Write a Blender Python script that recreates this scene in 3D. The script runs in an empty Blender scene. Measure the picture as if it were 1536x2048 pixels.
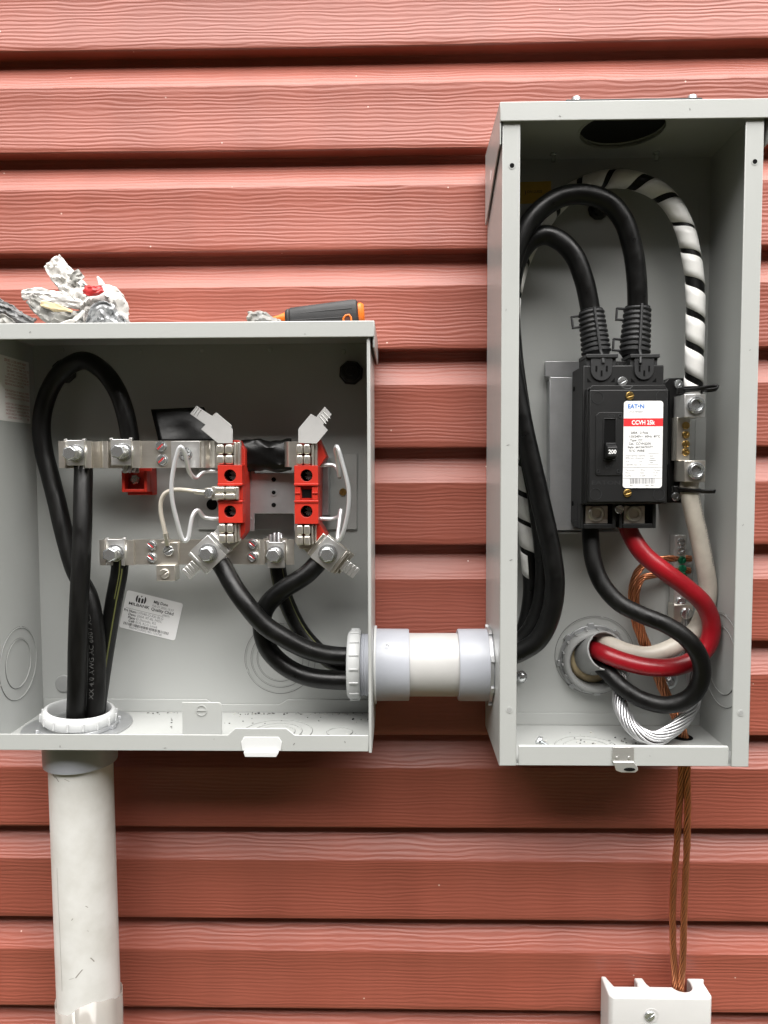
import bpy, bmesh, math, random
from mathutils import Vector, Matrix, noise
R = math.radians
random.seed(7)
scene = bpy.context.scene
col = scene.collection

# ------------------------------------------------------------------ camera, sky, sun, exposure
CAM_D, CAM_Z = 0.7736, 1.5            # metres from the lap edges of the siding, height above ground
cam = bpy.data.cameras.new('camera')
cam.sensor_fit = 'VERTICAL'; cam.sensor_height = 24.0; cam.lens = 24.0 * 1479 / 2048
cam.clip_start = 0.02; cam.clip_end = 400
cam_o = bpy.data.objects.new('camera', cam); col.objects.link(cam_o)
CAM_R = Matrix.Rotation(R(1.18), 3, 'Z') @ Matrix.Rotation(R(90 - 3.18), 3, 'X') @ Matrix.Rotation(R(-0.2), 3, 'Z')
cam_o.matrix_world = Matrix.Translation((0, -CAM_D, CAM_Z)) @ CAM_R.to_4x4()
scene.camera = cam_o

SUN_EL, SUN_AZ = R(56), R(8)          # azimuth measured from straight in front of the wall towards the right
world = bpy.data.worlds.new('World'); scene.world = world; world.use_nodes = True
wn = world.node_tree.nodes; wl = world.node_tree.links
sky = wn.new('ShaderNodeTexSky'); sky.sky_type = 'NISHITA'; sky.sun_disc = False
sky.sun_elevation = SUN_EL; sky.sun_rotation = math.pi - SUN_AZ
sky.air_density = 1.0; sky.dust_density = 1.0; sky.ozone_density = 1.0
hs = wn.new('ShaderNodeHueSaturation'); hs.inputs['Saturation'].default_value = 0.05
# overcast: the sky brightens smoothly from the horizon to the zenith, (1 + 2 sin e) / 3
tcw = wn.new('ShaderNodeTexCoord'); sx = wn.new('ShaderNodeSeparateXYZ'); ov = wn.new('ShaderNodeMapRange'); mu = wn.new('ShaderNodeVectorMath'); mu.operation = 'SCALE'
ov.inputs[3].default_value = 1/3; ov.inputs[4].default_value = 1.0
wl.new(tcw.outputs['Generated'], sx.inputs[0]); wl.new(sx.outputs['Z'], ov.inputs[0])
wl.new(sky.outputs[0], hs.inputs['Color']); wl.new(hs.outputs[0], mu.inputs[0]); wl.new(ov.outputs[0], mu.inputs['Scale']); wl.new(mu.outputs[0], wn['Background'].inputs[0])
wn['Background'].inputs[1].default_value = 0.05
sun = bpy.data.lights.new('sun', 'SUN'); sun.energy = 1.5; sun.angle = R(80); sun.color = (1.0, 0.97, 0.93)
sun_o = bpy.data.objects.new('sun', sun); col.objects.link(sun_o)
sd = Vector((math.sin(SUN_AZ) * math.cos(SUN_EL), -math.cos(SUN_AZ) * math.cos(SUN_EL), math.sin(SUN_EL)))
sun_o.rotation_euler = sd.to_track_quat('Z', 'Y').to_euler(); sun_o.location = sd * 6 + Vector((0, 0, 1.5))
vs = scene.view_settings
vs.view_transform = 'Standard'; vs.look = 'None'; vs.exposure = 2.95; vs.gamma = 1.0; vs.use_curve_mapping = False
scene.cycles.max_bounces = 8; scene.cycles.use_denoising = True

# ------------------------------------------------------------------ helpers
# wall coordinates: X right, Z up from camera height, h out from the wall
def W(px, py, h):
    d = CAM_R @ Vector(((px - 768) / 1479, -(py - 1024) / 1479, -1))
    t = (CAM_D - h) / d.y
    return Vector((d.x * t, d.z * t, h))
def S(h): return (CAM_D - h) / 1479
def world_pt(p): return Vector((p[0], -p[2], p[1] + CAM_Z))
def frame(o, u=(1, 0, 0), v=(0, 1, 0), w=None):
    u = Vector(u).normalized(); v = Vector(v).normalized()
    w = u.cross(v) if w is None else Vector(w).normalized()
    m = Matrix.Identity(4)
    for i in range(3): m[i][0], m[i][1], m[i][2], m[i][3] = u[i], v[i], w[i], o[i]
    return m
def rot_frame(o, deg):
    a = R(deg); return frame(o, (math.cos(a), math.sin(a), 0), (-math.sin(a), math.cos(a), 0))

class Mb:
    def __init__(s, T=None): s.v = []; s.f = []; s.mi = []; s.T = T or Matrix.Identity(4); s.m = 0
    def add(s, vs_, fs):
        n = len(s.v); s.v += [s.T @ Vector(p) for p in vs_]
        s.f += [tuple(i + n for i in f) for f in fs]; s.mi += [s.m] * len(fs); return s
    def box(s, u0, u1, v0, v1, w0, w1):
        return s.add([(u0,v0,w0),(u1,v0,w0),(u1,v1,w0),(u0,v1,w0),(u0,v0,w1),(u1,v0,w1),(u1,v1,w1),(u0,v1,w1)],
                     [(0,3,2,1),(4,5,6,7),(0,1,5,4),(1,2,6,5),(2,3,7,6),(3,0,4,7)])
    def prism(s, pts, w0, w1):
        a = sum(pts[i][0]*pts[(i+1)%len(pts)][1] - pts[(i+1)%len(pts)][0]*pts[i][1] for i in range(len(pts)))
        if a < 0: pts = pts[::-1]
        n = len(pts)
        return s.add([(p[0],p[1],w0) for p in pts] + [(p[0],p[1],w1) for p in pts],
                     [tuple(range(n))[::-1], tuple(range(n, 2*n))] + [(i,(i+1)%n,n+(i+1)%n,n+i) for i in range(n)])
    def lathe(s, c, axis, prof, n=24, cap=True, phase=0.0, closed=False):
        a = Vector(axis).normalized(); r0 = Vector((0,0,1)) if abs(a.z) < .9 else Vector((1,0,0))
        e1 = (r0 - a * r0.dot(a)).normalized(); e2 = a.cross(e1); c = Vector(c)
        pv = []
        for r, t in prof:
            for k in range(n):
                q = 2*math.pi*k/n + phase
                pv.append(c + a*t + (e1*math.cos(q) + e2*math.sin(q))*r)
        m = len(prof); fs = []
        for i in range(m if closed else m-1):
            j = (i+1) % m
            for k in range(n): fs.append((i*n+k, i*n+(k+1)%n, j*n+(k+1)%n, j*n+k))
        if cap and not closed: fs += [tuple(range(n))[::-1], tuple(range((m-1)*n, m*n))]
        return s.add(pv, fs)
    def cyl(s, c, axis, r, l, n=20, r2=None, phase=0.0): return s.lathe(c, axis, [(r,0),(r if r2 is None else r2,l)], n, phase=phase)
    def ring(s, c, axis, ri, ro, t0, t1, n=32): return s.lathe(c, axis, [(ri,t0),(ro,t0),(ro,t1),(ri,t1)], n, closed=True)
    def tube(s, P, r, n=12, cap=True, ph=0.0):
        fr = frames(P); vs_ = []
        for i, (p, t, N, Bn) in enumerate(fr):
            rr = r[i] if isinstance(r, (list, tuple)) else r
            for k in range(n):
                q = 2*math.pi*k/n + ph; vs_.append(p + (N*math.cos(q) + Bn*math.sin(q))*rr)
        m = len(fr); fs = [(i*n+k, i*n+(k+1)%n, (i+1)*n+(k+1)%n, (i+1)*n+k) for i in range(m-1) for k in range(n)]
        if cap: fs += [tuple(range(n))[::-1], tuple(range((m-1)*n, m*n))]
        return s.add(vs_, fs)
    def grid(s, rows):
        m, n = len(rows), len(rows[0])
        return s.add([p for r_ in rows for p in r_], [(i*n+k, i*n+k+1, (i+1)*n+k+1, (i+1)*n+k) for i in range(m-1) for k in range(n-1)])

def curve(pts, step=0.003):
    """smooth path through the points, resampled by arc length"""
    P = [Vector(p) for p in pts]; P = [P[0]*2 - P[1]] + P + [P[-1]*2 - P[-2]]; out = []
    for i in range(1, len(P)-2):
        p0, p1, p2, p3 = P[i-1:i+3]
        t0 = 0; t1 = t0 + max((p1-p0).length, 1e-6)**.5; t2 = t1 + max((p2-p1).length, 1e-6)**.5; t3 = t2 + max((p3-p2).length, 1e-6)**.5
        for k in range(10):
            t = t1 + (t2-t1)*k/10
            a1 = p0*((t1-t)/(t1-t0)) + p1*((t-t0)/(t1-t0)); a2 = p1*((t2-t)/(t2-t1)) + p2*((t-t1)/(t2-t1)); a3 = p2*((t3-t)/(t3-t2)) + p3*((t-t2)/(t3-t2))
            b1 = a1*((t2-t)/(t2-t0)) + a2*((t-t0)/(t2-t0)); b2 = a2*((t3-t)/(t3-t1)) + a3*((t-t1)/(t3-t1))
            out.append(b1*((t2-t)/(t2-t1)) + b2*((t-t1)/(t2-t1)))
    out.append(P[-2]); L = [0]
    for a, b in zip(out, out[1:]): L.append(L[-1] + (b-a).length)
    n = max(3, int(L[-1]/step)); res = []; j = 0
    for k in range(n+1):
        d = L[-1]*k/n
        while j < len(L)-2 and L[j+1] < d: j += 1
        f = (d-L[j])/max(L[j+1]-L[j], 1e-9); res.append(out[j].lerp(out[j+1], min(1, f)))
    return res
def frames(P):
    res = []; lastN = None; wd = Vector((0,0,1))
    for i, p in enumerate(P):
        t = (P[min(i+1, len(P)-1)] - P[max(i-1, 0)]).normalized()
        N = wd - t*wd.dot(t)
        if N.length < .35 and lastN is not None: N = lastN - t*lastN.dot(t)
        if N.length < 1e-3: N = Vector((1,0,0)) - t*t.x
        N.normalize(); lastN = N; res.append((p, t, N, t.cross(N)))
    return res
def at_s(fr, step, s):
    x = max(0, min(len(fr)-1.001, s/step)); i = int(x); f = x-i
    a, b = fr[i], fr[i+1]
    return a[0].lerp(b[0], f), a[2].lerp(b[2], f).normalized(), a[3].lerp(b[3], f).normalized()

ROOT = {}
def thing(name, label, cat, at, group=None):
    o = bpy.data.objects.new(name, None); col.objects.link(o); o.location = world_pt(at); o.empty_display_size = .02
    o['label'] = label; o['category'] = cat
    if group: o['group'] = group
    ROOT[o] = world_pt(at); return o
def obj(name, mb, mat, parent=None, bevel=0, ang=38, seg=2, label=None, cat=None, group=None, kind=None, at=None, solid=0):
    if parent is not None: off = ROOT[parent]
    elif at is not None: off = world_pt(at)
    else:
        lo = [min(v[i] for v in mb.v) for i in range(3)]; hi = [max(v[i] for v in mb.v) for i in range(3)]
        off = world_pt(((lo[0]+hi[0])/2, lo[1], (lo[2]+hi[2])/2))
    me = bpy.data.meshes.new(name)
    me.from_pydata([world_pt(v) - off for v in mb.v], [], mb.f)
    for m in (mat if isinstance(mat, (list, tuple)) else [mat]): me.materials.append(m)
    if isinstance(mat, (list, tuple)): me.polygons.foreach_set('material_index', mb.mi)
    if ang:
        me.polygons.foreach_set('use_smooth', [True]*len(me.polygons)); me.set_sharp_from_angle(angle=R(ang))
    me.update()
    o = bpy.data.objects.new(name, me); col.objects.link(o)
    if parent is None: o.location = off
    else: o.parent = parent
    ROOT[o] = off
    if solid:
        m_ = o.modifiers.new('thickness', 'SOLIDIFY'); m_.thickness = solid; m_.offset = 0
    if bevel:
        m_ = o.modifiers.new('bevel', 'BEVEL'); m_.width = bevel; m_.segments = seg; m_.limit_method = 'ANGLE'; m_.angle_limit = R(40)
    if label: o['label'] = label
    if cat: o['category'] = cat
    if group: o['group'] = group
    if kind: o['kind'] = kind
    return o

_tx = {}
def text_mesh(body, size, bold=0.0):
    key = (body, bold)
    if key not in _tx:
        c = bpy.data.curves.new('t', 'FONT'); c.body = body; c.size = 1; c.align_x = 'LEFT'; c.resolution_u = 2; c.offset = bold
        o = bpy.data.objects.new('t', c); col.objects.link(o)
        me = bpy.data.meshes.new_from_object(o.evaluated_get(bpy.context.evaluated_depsgraph_get()))
        _tx[key] = ([(v.co.x, v.co.y) for v in me.vertices], [tuple(p.vertices) for p in me.polygons])
        bpy.data.objects.remove(o); bpy.data.curves.remove(c); bpy.data.meshes.remove(me)
    v, f = _tx[key]; return [(x*size, y*size) for x, y in v], f
def text(mb, body, u, v, size, w=0.0003, width=None, bold=0.0, sx=1.0, center=False):
    p, f = text_mesh(body, size, bold)
    if not p: return mb
    x1 = max(q[0] for q in p); x0 = min(q[0] for q in p)
    if width: sx = width/max(x1-x0, 1e-9)
    du = -(x0+x1)/2*sx if center else 0
    return mb.add([(u + du + x*sx, v + y, w) for x, y in p], f)

# ------------------------------------------------------------------ materials
def mat(name, color, rough=.5, metal=0.0, spec=.5, var=0.0, vscale=40.0, bump=0.0, bscale=300.0, coat=0.0, rvar=0.0, stretch=None, col2=None):
    m = bpy.data.materials.new(name); m.use_nodes = True; n = m.node_tree.nodes; l = m.node_tree.links
    b = n['Principled BSDF']; b.inputs['Base Color'].default_value = (*color, 1); b.inputs['Roughness'].default_value = rough
    b.inputs['Metallic'].default_value = metal; b.inputs['Specular IOR Level'].default_value = spec; b.inputs['Coat Weight'].default_value = coat
    if not (var or bump or rvar): return m
    tc = n.new('ShaderNodeTexCoord'); mp = n.new('ShaderNodeMapping'); l.new(tc.outputs['Object'], mp.inputs['Vector'])
    oi = n.new('ShaderNodeObjectInfo'); cb = n.new('ShaderNodeCombineXYZ'); ml = n.new('ShaderNodeMath'); ml.operation = 'MULTIPLY'; ml.inputs[1].default_value = 37.0
    l.new(oi.outputs['Random'], ml.inputs[0]); l.new(ml.outputs[0], cb.inputs[0]); l.new(ml.outputs[0], cb.inputs[1]); l.new(cb.outputs[0], mp.inputs['Location'])
    if stretch: mp.inputs['Scale'].default_value = stretch
    def nz(scale, detail=5):
        t = n.new('ShaderNodeTexNoise'); t.inputs['Scale'].default_value = scale; t.inputs['Detail'].default_value = detail; t.inputs['Roughness'].default_value = .6
        l.new(mp.outputs[0], t.inputs['Vector']); return t
    if var:
        t = nz(vscale); mx = n.new('ShaderNodeMix'); mx.data_type = 'RGBA'
        rp = n.new('ShaderNodeValToRGB'); rp.color_ramp.elements[0].position = .38; rp.color_ramp.elements[1].position = .68
        l.new(t.outputs['Fac'], rp.inputs[0]); l.new(rp.outputs[0], mx.inputs['Factor'])
        mx.inputs[6].default_value = (*color, 1)
        c2 = col2 or tuple(min(1, c*(1-var)) for c in color); mx.inputs[7].default_value = (*c2, 1)
        l.new(mx.outputs[2], b.inputs['Base Color'])
    if rvar:
        t = nz(vscale*1.7); mr = n.new('ShaderNodeMapRange'); mr.inputs[3].default_value = max(.03, rough-rvar); mr.inputs[4].default_value = min(1, rough+rvar)
        mr.inputs[1].default_value = .3; mr.inputs[2].default_value = .7
        l.new(t.outputs['Fac'], mr.inputs[0]); l.new(mr.outputs[0], b.inputs['Roughness'])
    if bump:
        t = nz(bscale, 3); bp = n.new('ShaderNodeBump'); bp.inputs['Strength'].default_value = 1; bp.inputs['Distance'].default_value = bump
        l.new(t.outputs['Fac'], bp.inputs['Height']); l.new(bp.outputs[0], b.inputs['Normal'])
    return m

def siding_material():
    m = bpy.data.materials.new('red_vinyl_siding'); m.use_nodes = True; n = m.node_tree.nodes; l = m.node_tree.links
    b = n['Principled BSDF']; b.inputs['Roughness'].default_value = .48; b.inputs['Specular IOR Level'].default_value = .6
    tc = n.new('ShaderNodeTexCoord'); oi = n.new('ShaderNodeObjectInfo')
    ad = n.new('ShaderNodeVectorMath'); ad.operation = 'MULTIPLY_ADD'; ad.inputs[1].default_value = (1, 1, 1)
    ml = n.new('ShaderNodeMath'); ml.operation = 'MULTIPLY'; ml.inputs[1].default_value = 53.0; l.new(oi.outputs['Random'], ml.inputs[0])
    cb = n.new('ShaderNodeCombineXYZ'); l.new(ml.outputs[0], cb.inputs[0]); l.new(ml.outputs[0], cb.inputs[2])
    l.new(tc.outputs['Object'], ad.inputs[0]); l.new(cb.outputs[0], ad.inputs[2])
    def mapped(sc):
        mp = n.new('ShaderNodeMapping'); mp.inputs['Scale'].default_value = sc; l.new(ad.outputs[0], mp.inputs['Vector']); return mp
    # long wavy grooves: bands across the plank bent by a slow noise, broken up by a stretched noise
    w1 = n.new('ShaderNodeTexNoise'); w1.inputs['Scale'].default_value = 1; w1.inputs['Detail'].default_value = 3.5; w1.inputs['Roughness'].default_value = .62
    w1.inputs['Distortion'].default_value = 1.1
    l.new(mapped((30, 1, 360)).outputs[0], w1.inputs['Vector'])
    wv = n.new('ShaderNodeTexWave'); wv.wave_type = 'BANDS'; wv.bands_direction = 'Z'; wv.inputs['Scale'].default_value = 78
    wv.inputs['Distortion'].default_value = 9; wv.inputs['Detail'].default_value = 2.5; wv.inputs['Detail Scale'].default_value = .7; wv.inputs['Detail Roughness'].default_value = .55
    l.new(mapped((.22, 1, 1)).outputs[0], wv.inputs['Vector'])
    w2 = n.new('ShaderNodeTexNoise'); w2.inputs['Scale'].default_value = 1; w2.inputs['Detail'].default_value = 2
    l.new(mapped((7, 1, 30)).outputs[0], w2.inputs['Vector'])
    mx = n.new('ShaderNodeMix'); l.new(w2.outputs['Fac'], mx.inputs[0]); l.new(w1.outputs['Fac'], mx.inputs[2]); l.new(wv.outputs['Fac'], mx.inputs[3])
    bp = n.new('ShaderNodeBump'); bp.inputs['Distance'].default_value = .00032; bp.inputs['Strength'].default_value = 1
    l.new(mx.outputs[0], bp.inputs['Height']); l.new(bp.outputs[0], b.inputs['Normal'])
    # chalky mottling of old vinyl and a few specks
    t = n.new('ShaderNodeTexNoise'); t.inputs['Scale'].default_value = 9; t.inputs['Detail'].default_value = 6; l.new(ad.outputs[0], t.inputs['Vector'])
    cr = n.new('ShaderNodeValToRGB'); e = cr.color_ramp.elements; e[0].position = .3; e[1].position = .75
    e[0].color = (.245, .060, .037, 1); e[1].color = (.288, .077, .050, 1); l.new(t.outputs['Fac'], cr.inputs[0])
    sp = n.new('ShaderNodeTexVoronoi'); sp.inputs['Scale'].default_value = 34; l.new(ad.outputs[0], sp.inputs['Vector'])
    lt = n.new('ShaderNodeMath'); lt.operation = 'LESS_THAN'; lt.inputs[1].default_value = .028; l.new(sp.outputs['Distance'], lt.inputs[0])
    sm = n.new('ShaderNodeMix'); sm.data_type = 'RGBA'; sm.inputs[7].default_value = (.6, .42, .36, 1)
    l.new(lt.outputs[0], sm.inputs['Factor']); l.new(cr.outputs[0], sm.inputs[6])
    stn = n.new('ShaderNodeTexNoise'); stn.inputs['Scale'].default_value = 1; stn.inputs['Detail'].default_value = 4; l.new(mapped((14, 1, 1.2)).outputs[0], stn.inputs['Vector'])
    vr = n.new('ShaderNodeMapRange'); vr.inputs[1].default_value = .3; vr.inputs[2].default_value = .7; vr.inputs[3].default_value = .90; vr.inputs[4].default_value = 1.08; l.new(stn.outputs['Fac'], vr.inputs[0])
    pr_ = n.new('ShaderNodeMapRange'); pr_.inputs[3].default_value = .95; pr_.inputs[4].default_value = 1.05; l.new(oi.outputs['Random'], pr_.inputs[0])
    mm = n.new('ShaderNodeMath'); mm.operation = 'MULTIPLY'; l.new(vr.outputs[0], mm.inputs[0]); l.new(pr_.outputs[0], mm.inputs[1])
    sc_ = n.new('ShaderNodeVectorMath'); sc_.operation = 'SCALE'; l.new(sm.outputs[2], sc_.inputs[0]); l.new(mm.outputs[0], sc_.inputs['Scale']); l.new(sc_.outputs[0], b.inputs['Base Color'])
    return m
M_SIDING = siding_material()
M_PAINT = mat('grey_enclosure_paint', (.398, .408, .396), .33, var=.04, vscale=7, bump=.00004, bscale=900, rvar=.05)
M_GALV = mat('galvanised_steel', (.52, .53, .54), .36, .75, var=.12, vscale=50, rvar=.04)
M_ALU = mat('plated_aluminium', (.84, .835, .82), .31, .8, var=.06, vscale=30, stretch=(1, 1, 6), bump=.00002, bscale=900)
M_TIN = mat('tin_plated_copper', (.76, .72, .65), .30, .85, var=.10, vscale=30, stretch=(1, 1, 6))
M_ZINC = mat('zinc_bolt', (.68, .70, .71), .22, .88, var=.05, vscale=220)
M_WIREALU = mat('bare_aluminium_wire', (.60, .60, .61), .32, .85, var=.1, vscale=200)
M_STEELWIRE = mat('bright_steel_wire', (.72, .73, .74), .3, .55)
M_BRASS = mat('brass_screw', (.70, .47, .16), .3, 1.0, var=.3, vscale=300)
M_COPPER = mat('bare_copper', (.60, .245, .12), .30, .85, var=.2, vscale=30)
M_CABLE = mat('black_cable_jacket', (.0026, .0026, .0026), .36, spec=.32, var=.5, vscale=55, col2=(.0042, .0042, .0041), rvar=.10, bump=.00006, bscale=260)
M_SCUFF = mat('scuffed_black_jacket', (.0026, .0025, .0024), .42, spec=.28, var=.6, vscale=80, col2=(.0062, .006, .0057), rvar=.14, bump=.0001, bscale=240, stretch=(1, 1, .25))
M_REDCABLE = mat('red_cable_jacket', (.30, .006, .013), .34, var=.3, vscale=30, rvar=.08)
M_WHITECABLE = mat('white_cable_jacket', (.58, .535, .46), .42, var=.14, vscale=60, rvar=.08)
M_TAPE = mat('white_tape', (.85, .845, .82), .34, var=.08, vscale=60)
M_BLACKTAPE = mat('black_vinyl', (.003, .003, .003), .32, spec=.35, bump=.0003, bscale=70)
M_STRIPE = mat('yellow_print', (.085, .09, .025), .5)
M_CABLEPRINT = mat('grey_cable_print', (.075, .075, .072), .6)
M_REDPLASTIC = mat('red_insulator', (.50, .026, .013), .42, var=.12, vscale=80, bump=.00004, bscale=600)
M_PVCGREY = mat('grey_pvc_fitting', (.37, .385, .425), .38, var=.06, vscale=30, rvar=.06)
M_PVC_LIFTED = mat('white_pvc_lifted_for_shade', (.63, .625, .605), .42, var=.2, vscale=26, col2=(.54, .53, .50), rvar=.08, bump=.0001, bscale=60)  # same PVC as the nipple, lightened to offset the shade under the box
M_PVC_DIMMED = mat('white_pvc_dimmed_for_light', (.455, .45, .44), .42, var=.08, vscale=30, rvar=.06, bump=.0001, bscale=60)  # darker copy of the pipe's PVC, offsets the stronger light on the nipple
M_BUSHING = mat('white_plastic_bushing', (.50, .51, .51), .4, var=.05, vscale=40)
M_GREYBUSH = mat('grey_plastic_bushing', (.32, .325, .32), .45, var=.1, vscale=40)
M_BREAKER = mat('black_moulded_plastic', (.0065, .0067, .007), .46, spec=.4, var=.3, vscale=40, col2=(.0095, .0095, .0095), bump=.00005, bscale=1500)
M_SHROUD = mat('charcoal_plastic', (.021, .0215, .0225), .5, spec=.4, var=.2, vscale=60, bump=.00004, bscale=900)
M_BLACK = mat('black_plastic', (.0035, .0035, .0035), .4, spec=.4)
M_HOLE = mat('dark_cavity', (.004, .004, .004), .9, spec=.1)
M_PAPER = mat('white_label', (.78, .78, .78), .38)
M_WALLPAPER = mat('red_print_label', (.78, .76, .74), .45)
M_INK = mat('black_ink', (.02, .02, .02), .6)
M_GREYINK = mat('grey_ink', (.20, .20, .21), .6)
M_REDINK = mat('red_ink', (.62, .02, .025), .5)
M_DULLRED = mat('brick_red_ink', (.36, .06, .05), .6)
M_BLUEINK = mat('blue_ink', (.02, .16, .52), .5)
M_WHITEINK = mat('white_ink', (.85, .85, .85), .5)
M_YELLOW = mat('yellow_sticker', (.58, .36, .04), .5, var=.1)
M_GREEN = mat('green_screw', (.02, .22, .11), .25, .6, var=.3, vscale=200)
M_WHITEBOX = mat('white_moulded_plastic', (.55, .545, .535), .4, var=.03, bump=.00003, bscale=800)
M_ORANGE = mat('orange_plastic', (.75, .16, .012), .45)
M_GRIP = mat('charcoal_grip', (.028, .028, .029), .62, var=.25, vscale=80, bump=.00012, bscale=900)
M_FOAM = mat('cream_foam', (.62, .50, .30), .8, var=.2, vscale=120)
M_REDMARK = mat('red_torque_paint', (.50, .015, .02), .5)
M_SOIL = mat('lawn_ground', (.06, .075, .03), .95, var=.4, vscale=1.3, col2=(.10, .085, .05), spec=.2)

# ------------------------------------------------------------------ ground and house wall
g = Mb(); g.add([(-60,-1.5,-0.3),(60,-1.5,-0.3),(60,-1.5,80),(-60,-1.5,80)], [(0,3,2,1)])
obj('ground', g, M_SOIL, kind='structure', at=(0,-1.5,0))
wall = thing('house_wall', 'red wood-grained vinyl lap siding of the house wall behind both metal boxes', 'wall', (0,-1.45,-.03))
b = Mb(); b.box(-2.6, 2.6, -1.49, 1.3, -.12, -.024); obj('sheathing', b, M_SIDING, wall)
PITCH, BUTT0, TILT = .1016, .430, .0015
PROF = [(.012,-.0180),(-.001,-.0180),(-.006,-.0176),(-.010,-.0160),(-.020,-.0098),(-.030,-.0040),(-.0362,-.0008),(-.0375,-.0007),(-.046,-.0016),(-.060,-.0020),(-.078,-.0014),(-.094,-.0002),(-.0985,.0),(-.1006,-.0005),(-.1017,-.0018),(-.1018,-.0190)]
for k in range(-8, 19):
    z0 = BUTT0 + PITCH - PITCH*k
    rows = []
    ph = random.uniform(0, 9); am = random.uniform(.0002, .0006)
    xs = [-2.5 + 5.0*i/100 for i in range(101)]
    for dz, h in PROF:
        rows.append([(x, z0 + dz + TILT*x + am*math.sin(x*7 + ph)*(1 if dz < -.09 else .3), h + .0004*math.sin(x*5 + ph*2)) for x in xs])
    b = Mb(); b.grid(rows[::-1])
    if z0 - PITCH > -1.46: obj('siding_plank', b, M_SIDING, wall, ang=20)

# ------------------------------------------------------------------ meter box (left)
t = .0016
XL, XR, ZB, ZT, HB, HF = -.3795, -.0254, -.2560, .1310, .006, .110
mbx = thing('meter_box', 'wide open grey metal meter box with its cover off on the left', 'meter box', ((XL+XR)/2, ZB, HB))
b = Mb(); b.box(XL, XR, ZB, ZT, HB-.0015, HB); back_l = obj('back_panel', b, M_PAINT, mbx)
b = Mb(); b.prism([(XL+t, ZB+t), (XR-t, ZB+t), (XR-t, -.2405), (-.118, -.2405), (-.127, -.246), (-.196, -.246), (-.205, -.2405), (XL+t, -.2405)], HB+.0002, HB+.0016)
obj('bottom_ledge', b, M_PAINT, back_l, bevel=.0005)
b = Mb(); b.box(XL-t, XL, ZB, ZT-.0001, HB-.0014, HF); obj('side_panel', b, M_PAINT, mbx, bevel=.0005)
b = Mb(); b.box(XR-.0018, XR, ZB-.001, ZT-.002, HB-.001, HF-.0005); b.box(XR-.0030, XR-.0002, ZB-.0015, ZT-.013, HF-.010, HF+.001)
obj('side_panel', b, M_PAINT, mbx, bevel=.0004)
b = Mb(); b.box(XL+.0001, XR-.002, ZB, ZB+t, HB+.0002, HF-.001); floor_l = obj('floor_panel', b, M_PAINT, mbx)
lipz = ZB+.0147
b = Mb(); x = lambda p: W(p, 1460, HF).x
b.prism([(XL-.001, ZB-.0004), (XR-.0032, ZB-.0004), (XR-.0032, lipz), (x(590), lipz), (x(573), lipz+.0062), (x(471), lipz+.0062), (x(456), lipz), (XL-.001, lipz)], HF-.0006, HF+.0008)
obj('front_lip', b, M_PAINT, mbx, bevel=.0005)
b = Mb(); b.box(XL-.004, XR+.0040, ZT, ZT+.0016, HB-.001, HF+.0015)                      # hood: top sheet with a turned-down front lip
b.box(XL-.004, XR+.0040, ZT-.0128, ZT+.0016, HF+.0017, HF+.0033)
b.box(XR+.0024, XR+.0040, ZT-.022, ZT-.0001, HB, HF+.0015)
hood_l = obj('hood', b, M_PAINT, mbx, bevel=.0009)
# standing tab and latch at the bottom
b = Mb(); p0, p1 = W(365, 1470, .100), W(443, 1405, .100)
b.prism([(p0.x, ZB+t), (p1.x, ZB+t), (p1.x, p1.y-.002), (p1.x-.002, p1.y), (p0.x, p1.y)], .0985, .100)
tab = obj('standing_tab', b, M_PAINT, mbx, bevel=.0004)
c = W(403, 1421, .1); b = Mb(); b.ring((c.x, c.y, .1001), (0,0,1), .0042, .0052, 0, .0004, 28); b.box(c.x-.0046, c.x+.0046, c.y-.0006, c.y+.0006, .1001, .1006)
obj('embossed_slot', b, M_PAINT, tab)
b = Mb(); p0, p1 = W(483, 1505, HF), W(564, 1470, HF); zl = ZB-.0004
b.prism([(p0.x+.001, zl+.0006), (p1.x-.001, zl+.0006), (p1.x, zl+.009), (p1.x-.003, zl+.0135), (p0.x+.003, zl+.0135), (p0.x, zl+.009)], HF+.0009, HF+.0016)
b.prism([(p0.x+.004, zl-.0042), (p1.x-.005, zl-.0042), (p1.x-.003, zl-.001), (p1.x-.003, zl+.0006), (p0.x+.003, zl+.0006), (p0.x+.003, zl-.001)], HF+.0009, HF+.0042)
obj('latch_tab', b, mat('pale_latch_paint', (.62, .63, .63), .3), mbx, bevel=.0006)
M_SCORE = mat('cut_line', (.10, .10, .098), .6)
def knock(parent, T, radii, wbase=.0):
    b = Mb(T)
    for r_ in radii:
        b.ring((0,0,wbase), (0,0,1), r_-.0005, r_+.0005, .00005, .0006, 56)
    for q in (80, 200, 320):
        a = R(q); r_ = radii[0]; b.cyl((r_*math.cos(a), r_*math.sin(a), wbase), (0,0,1), .0014, .0005, 10)
    o = obj('knockout', b, M_PAINT, parent)
    for r_ in radii:
        b = Mb(T); b.ring((0,0,wbase), (0,0,1), r_+.0006, r_+.0010, .00005, .0002, 56); obj('score_line', b, M_SCORE, o)
    return o
c = W(560, 1317, HB); knock(back_l, frame((c.x, c.y, HB+.0001)), (.0365, .0300, .0235))
knock(mbx, frame((XL+.0001, -.190, .054), (0,0,-1), (0,1,0)), (.0355, .0240))
for (px, rr) in ((555, (.034, .024, .017)), (405, (.014, .009)), (680, (.012,))):
    c = W(px, 1452, .062); knock(floor_l, frame((c.x, ZB+t+.0001, .066), (1,0,0), (0,0,-1)), rr)
for px, py in ((124,700),(280,703),(405,700),(541,699),(687,703)):
    c = W(px, py, HB); b = Mb(); b.lathe((c.x, c.y, HB+.0001), (0,0,1), [(.0026,0),(.0022,.0010),(.0008,.0014)], 14); obj('rivet', b, M_PAINT, back_l)
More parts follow.
